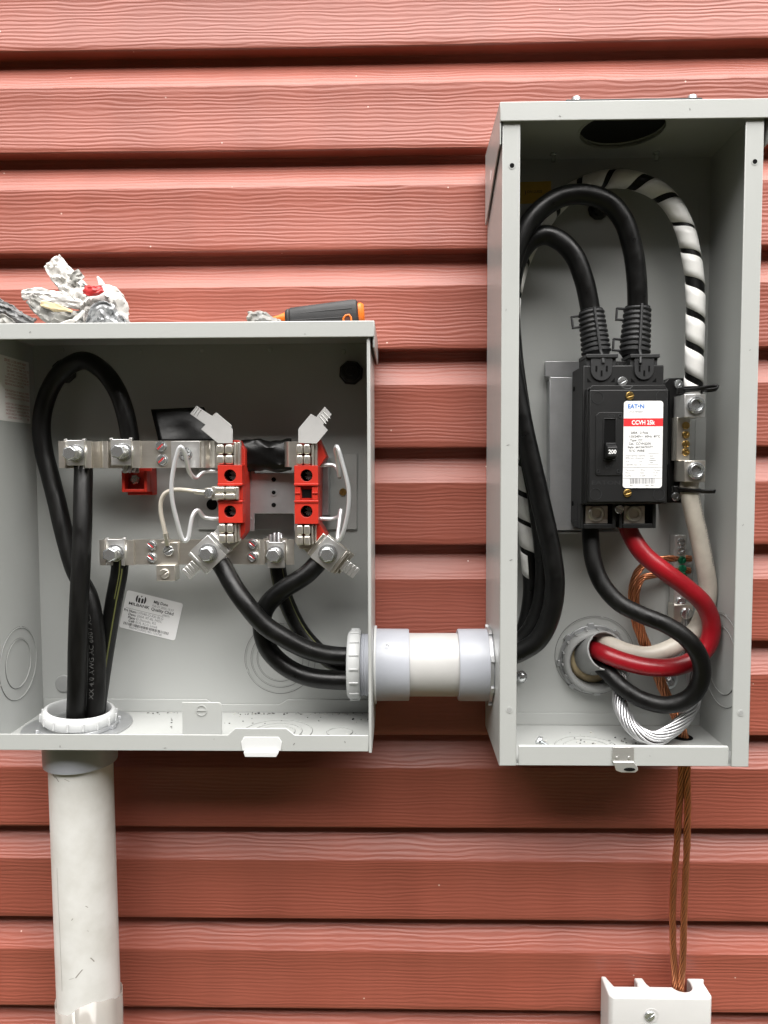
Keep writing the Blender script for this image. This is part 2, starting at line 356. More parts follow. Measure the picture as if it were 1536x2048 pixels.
c = W(128, 1367, HB); b = Mb(); b.lathe((c.x, c.y, HB+.0001), (0,0,1), [(.0095,0),(.0085,.0016),(.002,.0022)], 24); obj('hole_plug', b, M_GREYBUSH, mbx)
for px, py in ((702,745),(128,742)):
    c = W(px, py, HB+.004); b = Mb()
    for k in range(1): b.lathe((c.x, c.y, HB+.0001), (0,0,1), [(.0128,0),(.0130,.003),(.0112,.0048),(.0105,.0105),(.0085,.012)], 8, phase=.3)
    b.cyl((c.x, c.y, HB+.0121), (0,0,1), .0055, .002, 6)
    obj('plug', b, M_BLACK, mbx, bevel=.0012, label='black faceted plastic hole plug')

# ------------------------------------------------------------------ disconnect box (right)
YL, YR, VB, VT = .0905, .3156, -.2687, .3165
dbx = thing('disconnect_box', 'tall open grey metal breaker enclosure on the right', 'electrical box', ((YL+YR)/2, VB, HB))
cb_ = W(1187, 1318, HB)
def plate_with_hole(x0, x1, y0, y1, cx, cy, r, w0, w1, n=48, T=None):
    """flat rectangular sheet with a round hole through it"""
    b = Mb(T); ring = []; outer = []
    for k in range(n):
        a = 2*math.pi*k/n; ca, sa = math.cos(a), math.sin(a)
        ring.append((cx + r*ca, cy + r*sa))
        tt = min(((x1-cx)/ca if ca > 1e-9 else 1e9), ((x0-cx)/ca if ca < -1e-9 else 1e9), ((y1-cy)/sa if sa > 1e-9 else 1e9), ((y0-cy)/sa if sa < -1e-9 else 1e9))
        outer.append((cx + tt*ca, cy + tt*sa))
    for cxy in ((x0,y0),(x1,y0),(x1,y1),(x0,y1)):
        k = min(range(n), key=lambda i: (outer[i][0]-cxy[0])**2 + (outer[i][1]-cxy[1])**2); outer[k] = cxy
    vs_ = [(*p, w0) for p in ring] + [(*p, w0) for p in outer] + [(*p, w1) for p in ring] + [(*p, w1) for p in outer]; fs = []
    for k in range(n):
        j = (k+1) % n
        fs += [(k, j, n+j, n+k), (2*n+k, 3*n+k, 3*n+j, 2*n+j), (k, 2*n+k, 2*n+j, j), (n+k, n+j, 3*n+j, 3*n+k)]
    return b.add(vs_, fs)
b = plate_with_hole(YL, YR, VB, VT, cb_.x, cb_.y, .0300, HB-.0015, HB); back_r = obj('back_panel', b, M_PAINT, dbx)
b = Mb(); b.box(YL+t, YR-t, VB+t, VB+.0145, HB+.0002, HB+.0014); b.box(YR-.0125, YR-t, VB+.0146, VT-.03, HB+.0002, HB+.0012); obj('panel_seam', b, M_PAINT, back_r, bevel=.0004)
zn = -.1929; hn = .045
for (xa, xb) in ((YL, YL+t),):
    T = frame((xa, 0, 0), (0,0,-1), (0,1,0))                 # u = -h, v = Z, normal +X
    b = plate_with_hole(-HF, -HB, VB, VT, -hn, zn, .029, 0, t, T=T); obj('side_panel', b, M_PAINT, dbx)
b = Mb(); b.box(YR-t, YR, VB, VT, HB, HF); obj('side_panel', b, M_PAINT, dbx)
for (x0, x1, hx) in ((YL, W(1036,900,HF).x, [(1024,331),(1019,1420)]), (YR-.0158, YR, [(1510,323),(1482,1426)])):
    b = Mb(); b.box(x0, x1, VB, VT-.004, HF+.0001, HF+.0017); fl = obj('front_flange', b, M_PAINT, dbx, bevel=.0006)
    for px, py in hx:
        c = W(px, py, HF+.002); b = Mb(); b.cyl((c.x, c.y, HF+.00175), (0,0,1), .0020, .0004, 16); obj('screw_hole', b, M_HOLE if py < 900 else M_GREYBUSH, fl)
        b = Mb(); b.ring((c.x, c.y, HF+.00172), (0,0,1), .0021, .0030, 0, .0003, 18); obj('hole_rim', b, M_PAINT, fl)
b = plate_with_hole(YL+t, YR-t, HB+.0001, HF, .2066, .068, .0380, 0, t, T=frame((0, VT-t, 0), (1,0,0), (0,0,1)))
top_r = obj('top_panel', b, M_PAINT, dbx)
b = Mb(); b.ring((.2066, VT-t-.0022, .068), (0,1,0), .0380, .0402, 0, .002, 48); obj('hole_rim', b, M_PAINT, top_r)
for px in (1106, 1311):
    c = W(px, 312, .018); b = Mb(); b.cyl((c.x, VT-t-.010, .020), (0,1,0), .0021, .010, 12); b.cyl((c.x, VT-t-.0035, .020), (0,1,0), .0036, .0033, 6); obj('bolt', b, M_ZINC, top_r)
b = Mb(); b.box(YL+.0001, YR-.0001, VB, VB+t, HB+.0016, HF-.0002); floor_r = obj('floor_panel', b, M_PAINT, dbx)
b = Mb(); x0, x1 = W(1037, 1510, HF).x, W(1457, 1510, HF).x; b.box(x0, x1, VB-.0002, VB+.0178, HF-.0014, HF-.0001+.0003); b.box(x0, x1, VB+.0170, VB+.0180, HF-.004, HF-.0015); lip_r = obj('front_lip', b, M_PAINT, dbx, bevel=.0006)
# hood with sloping side flaps
HX0, HX1 = YL-.0026, YR+.006
b = plate_with_hole(HX0, HX1, HB-.002, HF+.003, .2066, .068, .0382, 0, .0014, T=frame((0, VT+.0001, 0), (1,0,0), (0,0,1), (0,1,0))); hood_r = obj('hood', b, M_PAINT, dbx)
b = Mb(); b.box(HX0, HX1, VT-.0150, VT+.0015, HF+.0031, HF+.0046); obj('hood_lip', b, M_PAINT, hood_r, bevel=.0009)
for xx in (HX0, HX1-.0013):
    T = frame((xx, 0, 0), (0,0,-1), (0,1,0)); b = Mb(T)
    b.prism([(-HF-.0030, VT-.0002), (-HB, VT-.0002), (-HB, VT-.068), (-HB-.006, VT-.068), (-HF+.010, VT-.034), (-HF-.0030, VT-.034)], 0, .0013)
    fp = obj('hood_side', b, M_PAINT, dbx, bevel=.0004)
    b = Mb(T); b.cyl((-HB-.045, VT-.036, -.0002), (0,0,1), .0045, .0018, 18); obj('flap_hole', b, M_PAPER, fp)
# hub cover plate on the roof
hub = thing('hub_cover', 'flat black hub cover plate on the hood of the tall box', 'cover plate', (.2066, VT+.0016, .06))
x0, x1 = W(1131, 200, .098).x, W(1404, 200, .098).x
zp = W(1268, 196, .100).y; b = Mb(); b.box(x0, x1, VT+.0017, zp, .006, .100); obj('plate', b, M_BLACK, hub, bevel=.001)
for px in (1152, 1384):
    c = W(px, 196, .09); b = Mb(); b.lathe((c.x, zp+.0001, .09), (0,1,0), [(.0062,0),(.0062,.001),(.0046,.0011),(.0044,.005),(.003,.0064)], 10); b.cyl((c.x+.004, zp+.0001, .088), (0,1,0), .0012, .006, 8)
    obj('screw', b, M_ZINC, hub, bevel=.0003)
# hasp on the lip
hp = Mb(); p0, p1 = W(1224, 1520, HF), W(1267, 1520, HF)
hp.box(p0.x, p1.x, VB+.004, VB+.0182, HF+.0006, HF+.0016)
hp.prism([(p0.x+.0004, VB+.0045), (p1.x-.0004, VB+.0045), (p1.x+.003, VB-.0005), (p1.x+.0035, VB-.003), (p1.x+.001, VB-.0052), (p0.x+.008, VB-.0052), (p0.x+.003, VB-.0035)], HF+.0017, HF+.0030)
hasp = obj('hasp', hp, M_ALU, dbx, bevel=.0004)
b = Mb(); c = W(1257, 1534, HF); b.prism([(c.x+.0052*math.cos(a*math.pi/10), VB-.0022+.0016*math.sin(a*math.pi/10)) for a in range(20)], HF+.0030, HF+.0033); obj('hasp_eye', b, M_HOLE, hasp)
for px in (1233, 1257): c = W(px, 1514, HF); b = Mb(); b.cyl((c.x, c.y, HF+.0016), (0,0,1), .0011, .0008, 10); obj('rivet', b, M_ALU, hasp)
knock(dbx, frame((YR-t-.0001, -.185, .055), (0,0,1), (0,1,0)), (.045, .033))
for (px, hh, rr) in ((1175, .07, (.030, .022)),):
    c = W(px, 1472, hh); knock(floor_r, frame((c.x, VB+t+.0001, hh), (1,0,0), (0,0,-1)), rr)
c = W(1364, 1471, .041); b = Mb(); b.lathe((c.x, VB+t+.0002, .041), (0,1,0), [(.0105,0),(.0100,.0004)], 28); obj('floor_hole', b, M_HOLE, floor_r)
c = W(1337, 1361, HB); b = Mb(); b.lathe((c.x, c.y, HB+.0001), (0,0,1), [(.009,0),(.009,.0008),(.0052,.0009),(.005,.005),(.003,.0066)], 18); obj('mounting_screw', b, M_ZINC, back_r)
c = W(1042, 1353, HB); b = Mb(); b.lathe((c.x, c.y, HB+.0001), (0,0,1), [(.0065,0),(.0065,.0008),(.0045,.0009),(.0042,.0045),(.0025,.0055)], 18); obj('mounting_screw', b, M_ZINC, back_r)
c = W(1196, 420, HB); b = Mb(); b.lathe((c.x, c.y, HB+.0001), (0,0,1), [(.0105,0),(.0105,.0025),(.0080,.0042),(.0078,.009),(.006,.0105)], 10); obj('plug', b, M_BLACK, dbx, bevel=.001, label='black plastic hole plug')

# ------------------------------------------------------------------ conduits and fittings
pa, pb = W(163, 1560, .055), W(178.5, 2010, .055)
ax = (pb - pa).normalized(); ztop = pa + ax*((ZB - .0006 - pa.y)/ax.y)
cp = thing('conduit_pipe', 'scuffed white vertical plastic conduit below the wide meter box', 'pipe', tuple(pa + ax*.9))
b = Mb(); b.lathe(ztop, ax, [(.0304,.004),(.0304,.95),(.0278,.95),(.0278,.004)], 56, closed=True); pipe_v = obj('pipe', b, M_PVC_LIFTED, cp)
b = Mb(); b.lathe(ztop, ax, [(.0300,0),(.0352,.0),(.0354,.004),(.0351,.030),(.0349,.0318),(.0306,.0322)], 56, cap=False); obj('coupling', b, M_PVCGREY, cp)
sl = Mb(); rows = []
for j in range(5):
    row = []
    for k in range(49):
        a = 2*math.pi*k/48; top = .277 + .010*math.cos(a-2.6) + .004*math.sin(3*a) + .0025*noise.noise(Vector((a*3, 0, 0)))
        d = top + (.60-top)*j/4
        e1 = Vector((0,0,1)) - ax*ax.z; e1.normalize(); e2 = ax.cross(e1)
        row.append(ztop + ax*d + (e1*math.cos(a) + e2*math.sin(a))*(.0318 + .0006*math.sin(5*a+j)))
    rows.append(row)
sl.grid(rows)
m = bpy.data.materials.new('clear_plastic_sleeve'); m.use_nodes = True; bs = m.node_tree.nodes['Principled BSDF']
bs.inputs['Base Color'].default_value = (.50, .47, .43, 1); bs.inputs['Alpha'].default_value = .5; bs.inputs['Roughness'].default_value = .12; bs.inputs['Specular IOR Level'].default_value = .8
obj('clear_sleeve', sl, m, cp, solid=.0008, label='wrinkled clear plastic sleeve')
M_SCRATCH = mat('grey_scuff', (.26, .245, .22), .7)                # long pencil scratch and scuffs
def scratch(d0, d1, a0, a1, wdt, n=14, jit=.0):
    e1 = Vector((0,0,1)) - ax*ax.z; e1.normalize(); e2 = ax.cross(e1); rows = [[], []]
    for i in range(n+1):
        f = i/n; d = d0 + (d1-d0)*f; a = a0 + (a1-a0)*f + jit*noise.noise(Vector((d*90, a0*7, 0)))
        for s_, row in ((-1, rows[0]), (1, rows[1])): row.append(ztop + ax*d + (e1*math.cos(a + s_*wdt) + e2*math.sin(a + s_*wdt))*.03046)
    sc = Mb(); sc.grid(rows); obj('scuff_mark', sc, M_SCRATCH, pipe_v)
a_left = -.52
scratch(.128, .252, -a_left*1.0, -a_left*.95, .008, 20, .015)
for d0, d1, a0, a1, wdt in ((.228,.236,-.25,-.02,.022),(.236,.238,.0,.16,.012),(.034,.038,.62,.45,.03),(.036,.041,.42,.30,.02),(.038,.040,.1,-.05,.02),(.218,.223,-.5,-.6,.02),(.165,.167,-.42,-.48,.015),(.190,.191,-.45,-.5,.012),(.176,.178,-.02,.02,.015)):
    scratch(d0, d1, a0, a1, wdt, 8, .05)

bc = W(157.5, 1430, .055); fz = ZB + t
wsh = Mb(); wsh.ring((bc.x-.002, fz+.0003, .053), (0,1,0), .030, .0520, 0, .0012, 64)
obj('reducing_washer', wsh, M_GALV, label='large thin steel washer lying under the white conduit bushing', cat='washer')
tiltax = Vector((.10, 1, .02)).normalized()
def bushing(name, label, c, axis, ri, ro, hgt, m, nrib=16, group=None):
    th = thing(name, label, 'conduit bushing', tuple(c), group)
    b = Mb(); b.lathe(c, axis, [(ri,0),(ro-.0015,0),(ro,.002),(ro,hgt-.004),(ro-.0022,hgt-.0008),(ro-.004,hgt),(ri+.0015,hgt),(ri,hgt-.002)], 56, closed=True); obj('ring', b, m, th)
    a = Vector(axis).normalized(); r0 = Vector((0,0,1)) if abs(a.z) < .9 else Vector((1,0,0)); e1 = (r0 - a*r0.dot(a)).normalized(); e2 = a.cross(e1)
    for k in range(nrib):
        q = 2*math.pi*(k+.3)/nrib; rad = e1*math.cos(q) + e2*math.sin(q); tan = a.cross(rad)
        b = Mb(frame(Vector(c) + rad*ro, rad, tan)); b.box(-.0006, .0011, -.0009, .0009, .0012, hgt-.003); obj('rib', b, m, th, bevel=.0004)
    return th
bushing('conduit_bushing', 'white ribbed bushing round the cables on the floor of the meter box', Vector((bc.x, fz+.0072, .055)), tiltax, .0285, .0352, .0125, M_BUSHING)
b = Mb(); b.ring((bc.x, fz+.0018, .055), (0,1,0), .0300, .0375, 0, .0032, 48)
for k in range(8):
    q = 2*math.pi*k/8 + .2; b2 = Mb()
    b.T = frame((bc.x + .0378*math.cos(q), fz+.0018, .055 + .0378*math.sin(q)), (math.cos(q),0,math.sin(q)), (0,1,0)); b.box(-.001, .0022, 0, .0036, -.003, .003)
b.T = Matrix.Identity(4); obj('locknut', b, M_GALV, label='notched steel locknut beneath the white bushing on the meter box floor', cat='locknut', bevel=.0003)

nip = thing('conduit_nipple', 'short white plastic conduit with two grey couplings joining the two boxes', 'pipe', (.032, zn-.036, hn))
def xw(p): return W(p, 1329, hn+.034).x * (CAM_D-hn)/(CAM_D-hn-.034)*0 + W(p, 1329, hn).x
xa, xb, xc, xd = W(751,1329,hn).x, W(818,1329,hn).x, W(915,1329,hn).x, W(986,1329,hn).x
b = Mb(); b.lathe((0, zn, hn), (1,0,0), [(.0310,xb-.01),(.0310,xc+.01),(.028,xc+.01),(.028,xb-.01)], 56, closed=True); obj('pipe', b, M_PVC_DIMMED, nip)
for (q0, q1, sgn) in ((xa, xb, 1), (xd, xc, -1)):
    b = Mb(); b.lathe((q0, zn, hn), (sgn,0,0), [(.0300,0),(.0352,0),(.0354,.003),(.0352,abs(q1-q0)-.001),(.0346,abs(q1-q0)),(.0311,abs(q1-q0)+.0002)], 56, cap=False); obj('coupling', b, M_PVCGREY, nip)
b = Mb(); b.lathe((XR-.0135, zn, hn), (1,0,0), [(.0295,0),(.0300,.001),(.0306,.002),(.0299,.003),(.0306,.004),(.0299,.005),(.0306,.006),(.0300,.008),(.0302,.0135),(.0302,.0145+.001),(.0280,.0155),(.0280,0)], 48, closed=True); obj('thread', b, M_PVCGREY, nip)
b = Mb(); b.lathe((YL-.004, zn, hn), (1,0,0), [(.0285,0),(.0285,.012),(.027,.012),(.027,0)], 48, closed=True); obj('thread', b, M_PVCGREY, nip)
b = Mb(); b.ring((XR+.0003, zn, hn), (1,0,0), .0300, .0385, 0, .0024, 48); obj('flange', b, M_BUSHING, nip, bevel=.0005)
xw0 = W(698, 1329, hn).x
bushing('conduit_bushing', 'pale ribbed bushing on the cables at the right wall of the meter box', Vector((XR-.0045-.0085, zn, hn)), (-1,0,0), .0275, .0345, .0130, M_BUSHING)
bushing('conduit_bushing', 'white bushing edge just inside the left wall of the tall box', Vector((YL+t+.0004, zn, hn)), (1,0,0), .0275, .0350, .0085, M_BUSHING)
b = Mb(); b.ring((YL-.0042, zn, hn), (1,0,0), .0300, .0372, 0, .0034, 48); 
for k in range(8):
    q = 2*math.pi*k/8 + .4; b.T = frame((YL-.0042, zn+.0375*math.cos(q), hn+.0375*math.sin(q)), (0,math.cos(q),math.sin(q)), (0,-math.sin(q),math.cos(q))); b.box(-.001, .0022, -.003, .003, .0003, .0037)
b.T = Matrix.Identity(4); obj('locknut', b, M_GALV, label='notched steel locknut between the grey coupling and the tall box', cat='locknut', bevel=.0003)

rb = bushing('conduit_bushing', 'grey ribbed bushing round the hole in the back of the tall box', Vector((cb_.x, cb_.y, HB+.0035)), Vector((-.10,.0,1)), .0258, .0330, .0130, M_GREYBUSH, 18)
b = Mb(); b.ring((cb_.x, cb_.y, HB+.0003), (0,0,1), .0290, .0362, 0, .0026, 48)
for k in range(8):
    q = 2*math.pi*k/8 + .1; b.T = rot_frame((cb_.x+.036*math.cos(q), cb_.y+.036*math.sin(q), HB+.0003), math.degrees(q)); b.box(-.001, .0024, -.003, .003, 0, .003)
b.T = Matrix.Identity(4); obj('locknut', b, M_GALV, label='dark notched steel locknut behind the grey bushing in the tall box', cat='locknut', bevel=.0003)
knock(back_r, frame((cb_.x+.001, cb_.y+.004, HB+.0001)), (.0405,))
sleeve = thing('wall_conduit', 'grey conduit stub passing through the wall behind the grey bushing', 'pipe', (cb_.x, cb_.y, HB))
b = Mb(); b.lathe((cb_.x, cb_.y, HB+.002), (0,0,-1), [(.0285,0),(.0285,.10),(.0262,.10),(.0262,0)], 40, closed=True); obj('pipe', b, M_GREYBUSH, sleeve)
b = Mb(); b.cyl((cb_.x, cb_.y, .0018), (0,0,1), .0262, .0006, 40); obj('shade_disc', b, mat('shaded_grey_plastic', (.10, .10, .10), .6), sleeve)  # dark disc closing the stub; its colour stands in for the shade inside
b = Mb(); rows = []
for j in range(7):
    row = []
    for k in range(19):
        a = R(150 + 150*k/18); r_ = .0250*(j/6)*.55 + .0112; px_ = cb_.x + r_*math.cos(a); py_ = cb_.y + r_*math.sin(a)
        row.append((px_, py_, .0030 + .006*math.sin(math.pi*min(1, j/6*.9+.05)) + .0016*noise.noise(Vector((px_*300, py_*300, 0)))))
    rows.append(row)
b.grid(rows); obj('sealing_foam', b, M_FOAM, sleeve, ang=60, solid=.001)

# ------------------------------------------------------------------ cables
def path(lst, h=None, step=.003):
    return curve([W(p[0], p[1], p[2] if len(p) > 2 else h) for p in lst], step)
def cable(name, label, P, r, m, cat='cable', group=None, n=18):
    th = thing(name, label, cat, tuple(P[len(P)//2]), group)
    b = Mb(); b.tube(P, r, n); obj('jacket', b, m, th, ang=60); return th
M_CORE = mat('shaded_wire_core', (.05, .03, .02), .8)  # dark colour stands in for the shade between the strands
def strands(P, R0, r, n, turns_per_m, m, parent, name='strands', core=True, coremat=None, jit=0.0):
    fr = frames(P); L = sum((P[i+1]-P[i]).length for i in range(len(P)-1)); b = Mb()
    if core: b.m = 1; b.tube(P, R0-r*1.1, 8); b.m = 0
    for k in range(n):
        Q = []
        for i, (p, t_, N, Bn) in enumerate(fr):
            a = 2*math.pi*(k/n + turns_per_m*L*i/len(fr)); Q.append(p + (N*math.cos(a) + Bn*math.sin(a))*R0*(1 + jit*noise.noise(Vector((k*3.7, i*.06, n)))))
        b.tube(Q, r, 6)
    return obj(name, b, [m, coremat or m], parent, ang=70)
def cable_text(parent, P, r, body, s0, size, ang, m=None, flip=False, name='print', jitter=0):
    fr = frames(P); step = sum((P[i+1]-P[i]).length for i in range(len(P)-1))/(len(P)-1); p, f = text_mesh(body, size)
    b = Mb(); vs_ = []
    for x, y in p:
        c, N, Bn = at_s(fr, step, s0 - x if flip else s0 + x); a = ang + (y - size*.35)/r*(1 if flip else -1)
        vs_.append(c + (N*math.cos(a) + Bn*math.sin(a))*(r + .00012))
    b.add(vs_, f); return obj(name, b, m or M_CABLEPRINT, parent, ang=0)
def line_on(parent, P, r, s0, s1, ang, wdt, m, name='stripe', brk=0):
    fr = frames(P); step = sum((P[i+1]-P[i]).length for i in range(len(P)-1))/(len(P)-1); b = Mb(); n = max(4, int((s1-s0)/.004)); rows = [[], []]
    for i in range(n+1):
        c, N, Bn = at_s(fr, step, s0 + (s1-s0)*i/n)
        for sgn, row in ((-1, rows[0]), (1, rows[1])): row.append(c + (N*math.cos(ang + sgn*wdt/r) + Bn*math.sin(ang + sgn*wdt/r))*(r + .0001))
    b.grid(rows); return obj(name, b, m, parent, ang=0)

RC = .0089
P1 = path([(262,900,.050),(259,869,.051),(250,825,.052),(234,781,.052),(205,741,.050),(167,721,.046),(126,741,.040),(97,785,.036),(83,845,.034),(88,904,.034),(100,950,.036),(114,1005,.040),(128,1065,.044),(150,1140,.048),(178,1195,.052),(190,1260,.056),(193,1330,.058),(192,1390,.060),(189,1440,.060),(187,1510,.058)])
k1 = cable('supply_cable', 'black cable looping over the top left corner of the meter box', P1, RC, M_SCUFF, group='supply cables in the meter box')
L1 = .003*(len(P1)-1); cable_text(k1, P1, RC, 'XX 4/0 AWG AC 600V XLP TYPE USE-2', L1-.058, .0072, .15, flip=True)
P2 = path([(166,915,.050),(167,945,.053),(166,985,.060),(165,1050,.069),(162,1130,.075),(158,1210,.076),(155,1300,.075),(154,1374,.073),(152,1424,.071),(150,1510,.066)])
cable('supply_cable', 'straight black scuffed cable hanging from the outermost lug of the meter box', P2, RC, M_SCUFF, group='supply cables in the meter box')
P3 = path([(241,1095,.044),(239,1140,.045),(228,1200,.044),(212,1296,.040),(201,1370,.037),(192,1440,.037),(186,1510,.045)])
k3 = cable('supply_cable', 'black cable with a thin yellow stripe below the lower left lug', P3, RC*.95, M_CABLE, group='supply cables in the meter box')
line_on(k3, P3, RC*.95, .02, .19, -.62, .0007, M_STRIPE)
line_on(k3, P3, RC*.95, .0, .05, -.35, .0004, M_STRIPE)

RT = .0093
Pa = [(440,1125,.0555),(449,1140,.057),(468,1174,.063),(492,1208,.068),(528,1249,.068),(567,1275,.066),(614,1299,.062),(656,1310,.058),(698,1313,.055),(760,1312,.054),(900,1310,.052),(1000,1303,.050)]
Pb = [(1038,1286,.046),(1064,1256,.047),(1082,1212,.047),(1089,1160,.047),(1088,1110,.047),(1081,1050,.047),(1073,990,.047),(1058,915,.046),(1040,810,.046),(1026,705,.046),(1020,600,.049),(1030,535,.050),(1046,499,.050),(1064,479,.050),(1090,470,.051),(1118,480,.052),(1147,509,.053),(1168,560,.053),(1180,617,.052),(1186,665,.052),(1192,715,.05)]
kc4 = path(Pa + Pb); k4 = cable('load_cable', 'black cable from lower left lug through the pipe to the shorter loop on the right', kc4, RT, M_CABLE, group='load cables running through the conduit')
Pa = [(642,1119,.054),(614,1148,.057),(567,1179,.056),(538,1205,.052),(526,1228,.050),(524,1257,.049),(534,1294,.049),(557,1322,.049),(588,1343,.050),(627,1356,.052),(698,1361,.052),(760,1358,.053),(900,1345,.060),(1000,1318,.062)]
Pb = [(1040,1304,.064),(1074,1282,.067),(1099,1237,.069),(1110,1172,.070),(1103,1105,.070),(1078,990,.069),(1046,850,.068),(1023,725,.066),(1015,620,.064),(1022,535,.062),(1042,475,.062),(1058,446,.062),(1087,415,.062),(1125,393,.062),(1170,389,.061),(1217,405,.060),(1247,441,.059),(1265,497,.058),(1273,554,.057),(1275,614,.055),(1273,660,.053),(1270,715,.05)]
k5 = cable('load_cable', 'black cable from lower right lug through the pipe to the higher loop on the right', path(Pa + Pb), RT*1.01, M_CABLE, group='load cables running through the conduit')
Pa = [(553,1110,.028),(557,1145,.028),(568,1190,.027),(584,1230,.026),(606,1268,.027),(635,1300,.029),(666,1325,.031),(698,1335,.032),(760,1336,.030),(900,1330,.030),(1000,1310,.029)]
Pb = [(1036,1288,.030),(1052,1248,.030),(1062,1190,.030),(1060,1124,.030),(1053,1060,.029),(1048,1002,.028),(1043,938,.028),(1030,800,.027),(1022,680,.026),(1026,590,.026),(1044,522,.027),(1060,487,.028),(1084,446,.028),(1110,414,.028),(1142,385,.029),(1187,364,.030),(1237,357,.033),(1297,371,.038),(1339,402,.043),(1369,456,.047),(1382,509,.050),(1390,570,.052),(1391,629,.053),(1389,700,.053),(1388,745,.052),(1387,800,.050)]
PN = path(Pa + Pb); k6 = cable('load_cable', 'neutral cable wrapped in white tape spirals arching to the right side of the tall box', PN, RT*.89, M_CABLE, group='load cables running through the conduit')
line_on(k6, PN, RT*.89, .01, .16, -.75, .0005, M_STRIPE); line_on(k6, PN, RT*.89, .01, .16, .85, .0005, M_STRIPE)
# white spiral tape with uneven black gaps
frN = frames(PN); stN = sum((PN[i+1]-PN[i]).length for i in range(len(PN)-1))/(len(PN)-1); LN = stN*(len(PN)-1)
def nearest_s(px, py):
    best = min(range(len(PN)), key=lambda i: 1e9 if i < 108 else (PN[i] - W(px, py, PN[i].z)).length); return best*stN
s_end = nearest_s(1388, 768); s_beg = nearest_s(1060, 1192)
gaps = [s_beg + .018]; rg = random.Random(3)
marks = [(1389,706),(1391,641),(1391,575),(1384,516),(1371,459),(1340,404),(1290,366),(1218,358),(1160,376),(1112,412)]
ms = sorted(nearest_s(*q) for q in marks)
s = s_beg + .018
gaps = []
while s < ms[0] - .018: gaps.append(s); s += rg.uniform(.026, .034)
gaps += ms + [s_end, s_end + .03]
gw = [rg.uniform(.0045, .0068) for _ in gaps]
gw[len(gaps)-2-3] = .0105; gw[len(gaps)-2-6+1] = .0035; gw[len(gaps)-2-7] = .0115; gw[0] = .003
def gi(arr, x):
    x = max(0, min(len(arr)-1.001, x)); i = int(x); f = x-i; return arr[i]*(1-f) + arr[i+1]*f
b = Mb(); rows = [[], [], [], []]; NT = len(gaps)-1
for j in range(int((NT-1)*28)+1):
    tt = j/28; a = 2*math.pi*tt; L_ = gi(gaps, tt) + gi(gw, tt)/2; U_ = gi(gaps, tt+1) - gi(gw, tt+1)/2
    if U_ < L_ + .001: U_ = L_ + .001
    for q in range(4):
        c, N, Bn = at_s(frN, stN, L_ + (U_-L_)*q/3); rows[q].append(c + (N*math.cos(-a-.4) + Bn*math.sin(-a-.4))*(RT*.89 + .00035))
b.grid(rows); obj('spiral_tape', b, M_TAPE, k6, ang=50, solid=.0004)

PS = path([(1181,1045,.050),(1181,1070,.050),(1187,1122,.055),(1204,1167,.061),(1237,1205,.068),(1282,1229,.075),(1335,1251,.081),(1376,1280,.084),(1400,1317,.083),(1402,1359,.078),(1380,1394,.072),(1335,1410,.066),(1286,1400,.060),(1245,1375,.052),(1220,1350,.042),(1203,1334,.030),(1190,1322,.008),(1180,1316,-.02)])
cable('feeder_cable', 'black cable curling from the left breaker lug into the wall bushing', PS, .0083, M_SCUFF, group='feeder cables out of the breaker')
PR = path([(1252,1040,.050),(1260,1066,.050),(1286,1107,.055),(1327,1141,.060),(1372,1175,.061),(1408,1209,.059),(1423,1250,.056),(1416,1288,.055),(1391,1317,.056),(1354,1333,.057),(1297,1334,.057),(1245,1322,.050),(1209,1308,.040),(1190,1300,.020),(1180,1298,-.02)])
cable('feeder_cable', 'glossy red cable curling from the right breaker lug into the wall bushing', PR, .0088, M_REDCABLE, group='feeder cables out of the breaker')
PW = path([(1384,945,.050),(1378,975,.050),(1388,1030,.050),(1399,1077,.048),(1410,1134,.045),(1416,1179,.041),(1410,1220,.038),(1391,1261,.037),(1354,1290,.037),(1297,1310,.037),(1252,1303,.034),(1220,1290,.026),(1200,1286,.010),(1190,1290,-.02)])
kw = cable('feeder_cable', 'white cable running down from the lower neutral lug into the wall bushing', PW, .0087, M_WHITECABLE, group='feeder cables out of the breaker')
cable_text(kw, PW, .0087, 'AWG COMPACT AL TYPE XHHW-2 600V', .022, .0040, -.75, m=M_GREYINK)
# torn grey sheath the three feeders come out of
PSH = curve([W(1212,1302,.036), W(1200,1306,.024), W(1184,1312,.004), W(1172,1318,-.03)], .002)
nsh = len(PSH); sh = Mb(); fr = frames(PSH); rows = []
for i, (p, t_, N, Bn) in enumerate(fr):
    row = []
    for k in range(33):
        a = 2*math.pi*k/32; rr = .0192 + (.0006*noise.noise(Vector((k*.9, i*.5, 3))) if i < 5 else 0)
        row.append(p + (N*math.cos(a) + Bn*math.sin(a))*rr + (t_*(-.004*abs(noise.noise(Vector((k*.6, 0, 1))))) if i == 0 else Vector()))
    rows.append(row)
sh.grid(rows)
obj('cable_sheath', sh, M_GREYBUSH, solid=.0014, label='torn grey outer sheath that the red, white and black cables leave at the bushing', cat='cable sheath')
th = thing('bare_neutral_wire', 'bright bare twisted aluminium wire looping along the floor of the tall box', 'wire', tuple(W(1305,1478,.07)))
PAL = path([(1205,1326,.010),(1228,1340,.024),(1241,1362,.034),(1239,1400,.044),(1253,1440,.058),(1278,1466,.068),(1305,1476,.071),(1336,1466,.068),(1371,1434,.058),(1388,1403,.044),(1387,1347,.030),(1376,1290,.024),(1366,1236,.021)], step=.0025)
strands(PAL, .0058, .00118, 13, 8, M_WIREALU, th, coremat=M_CORE, jit=.30)
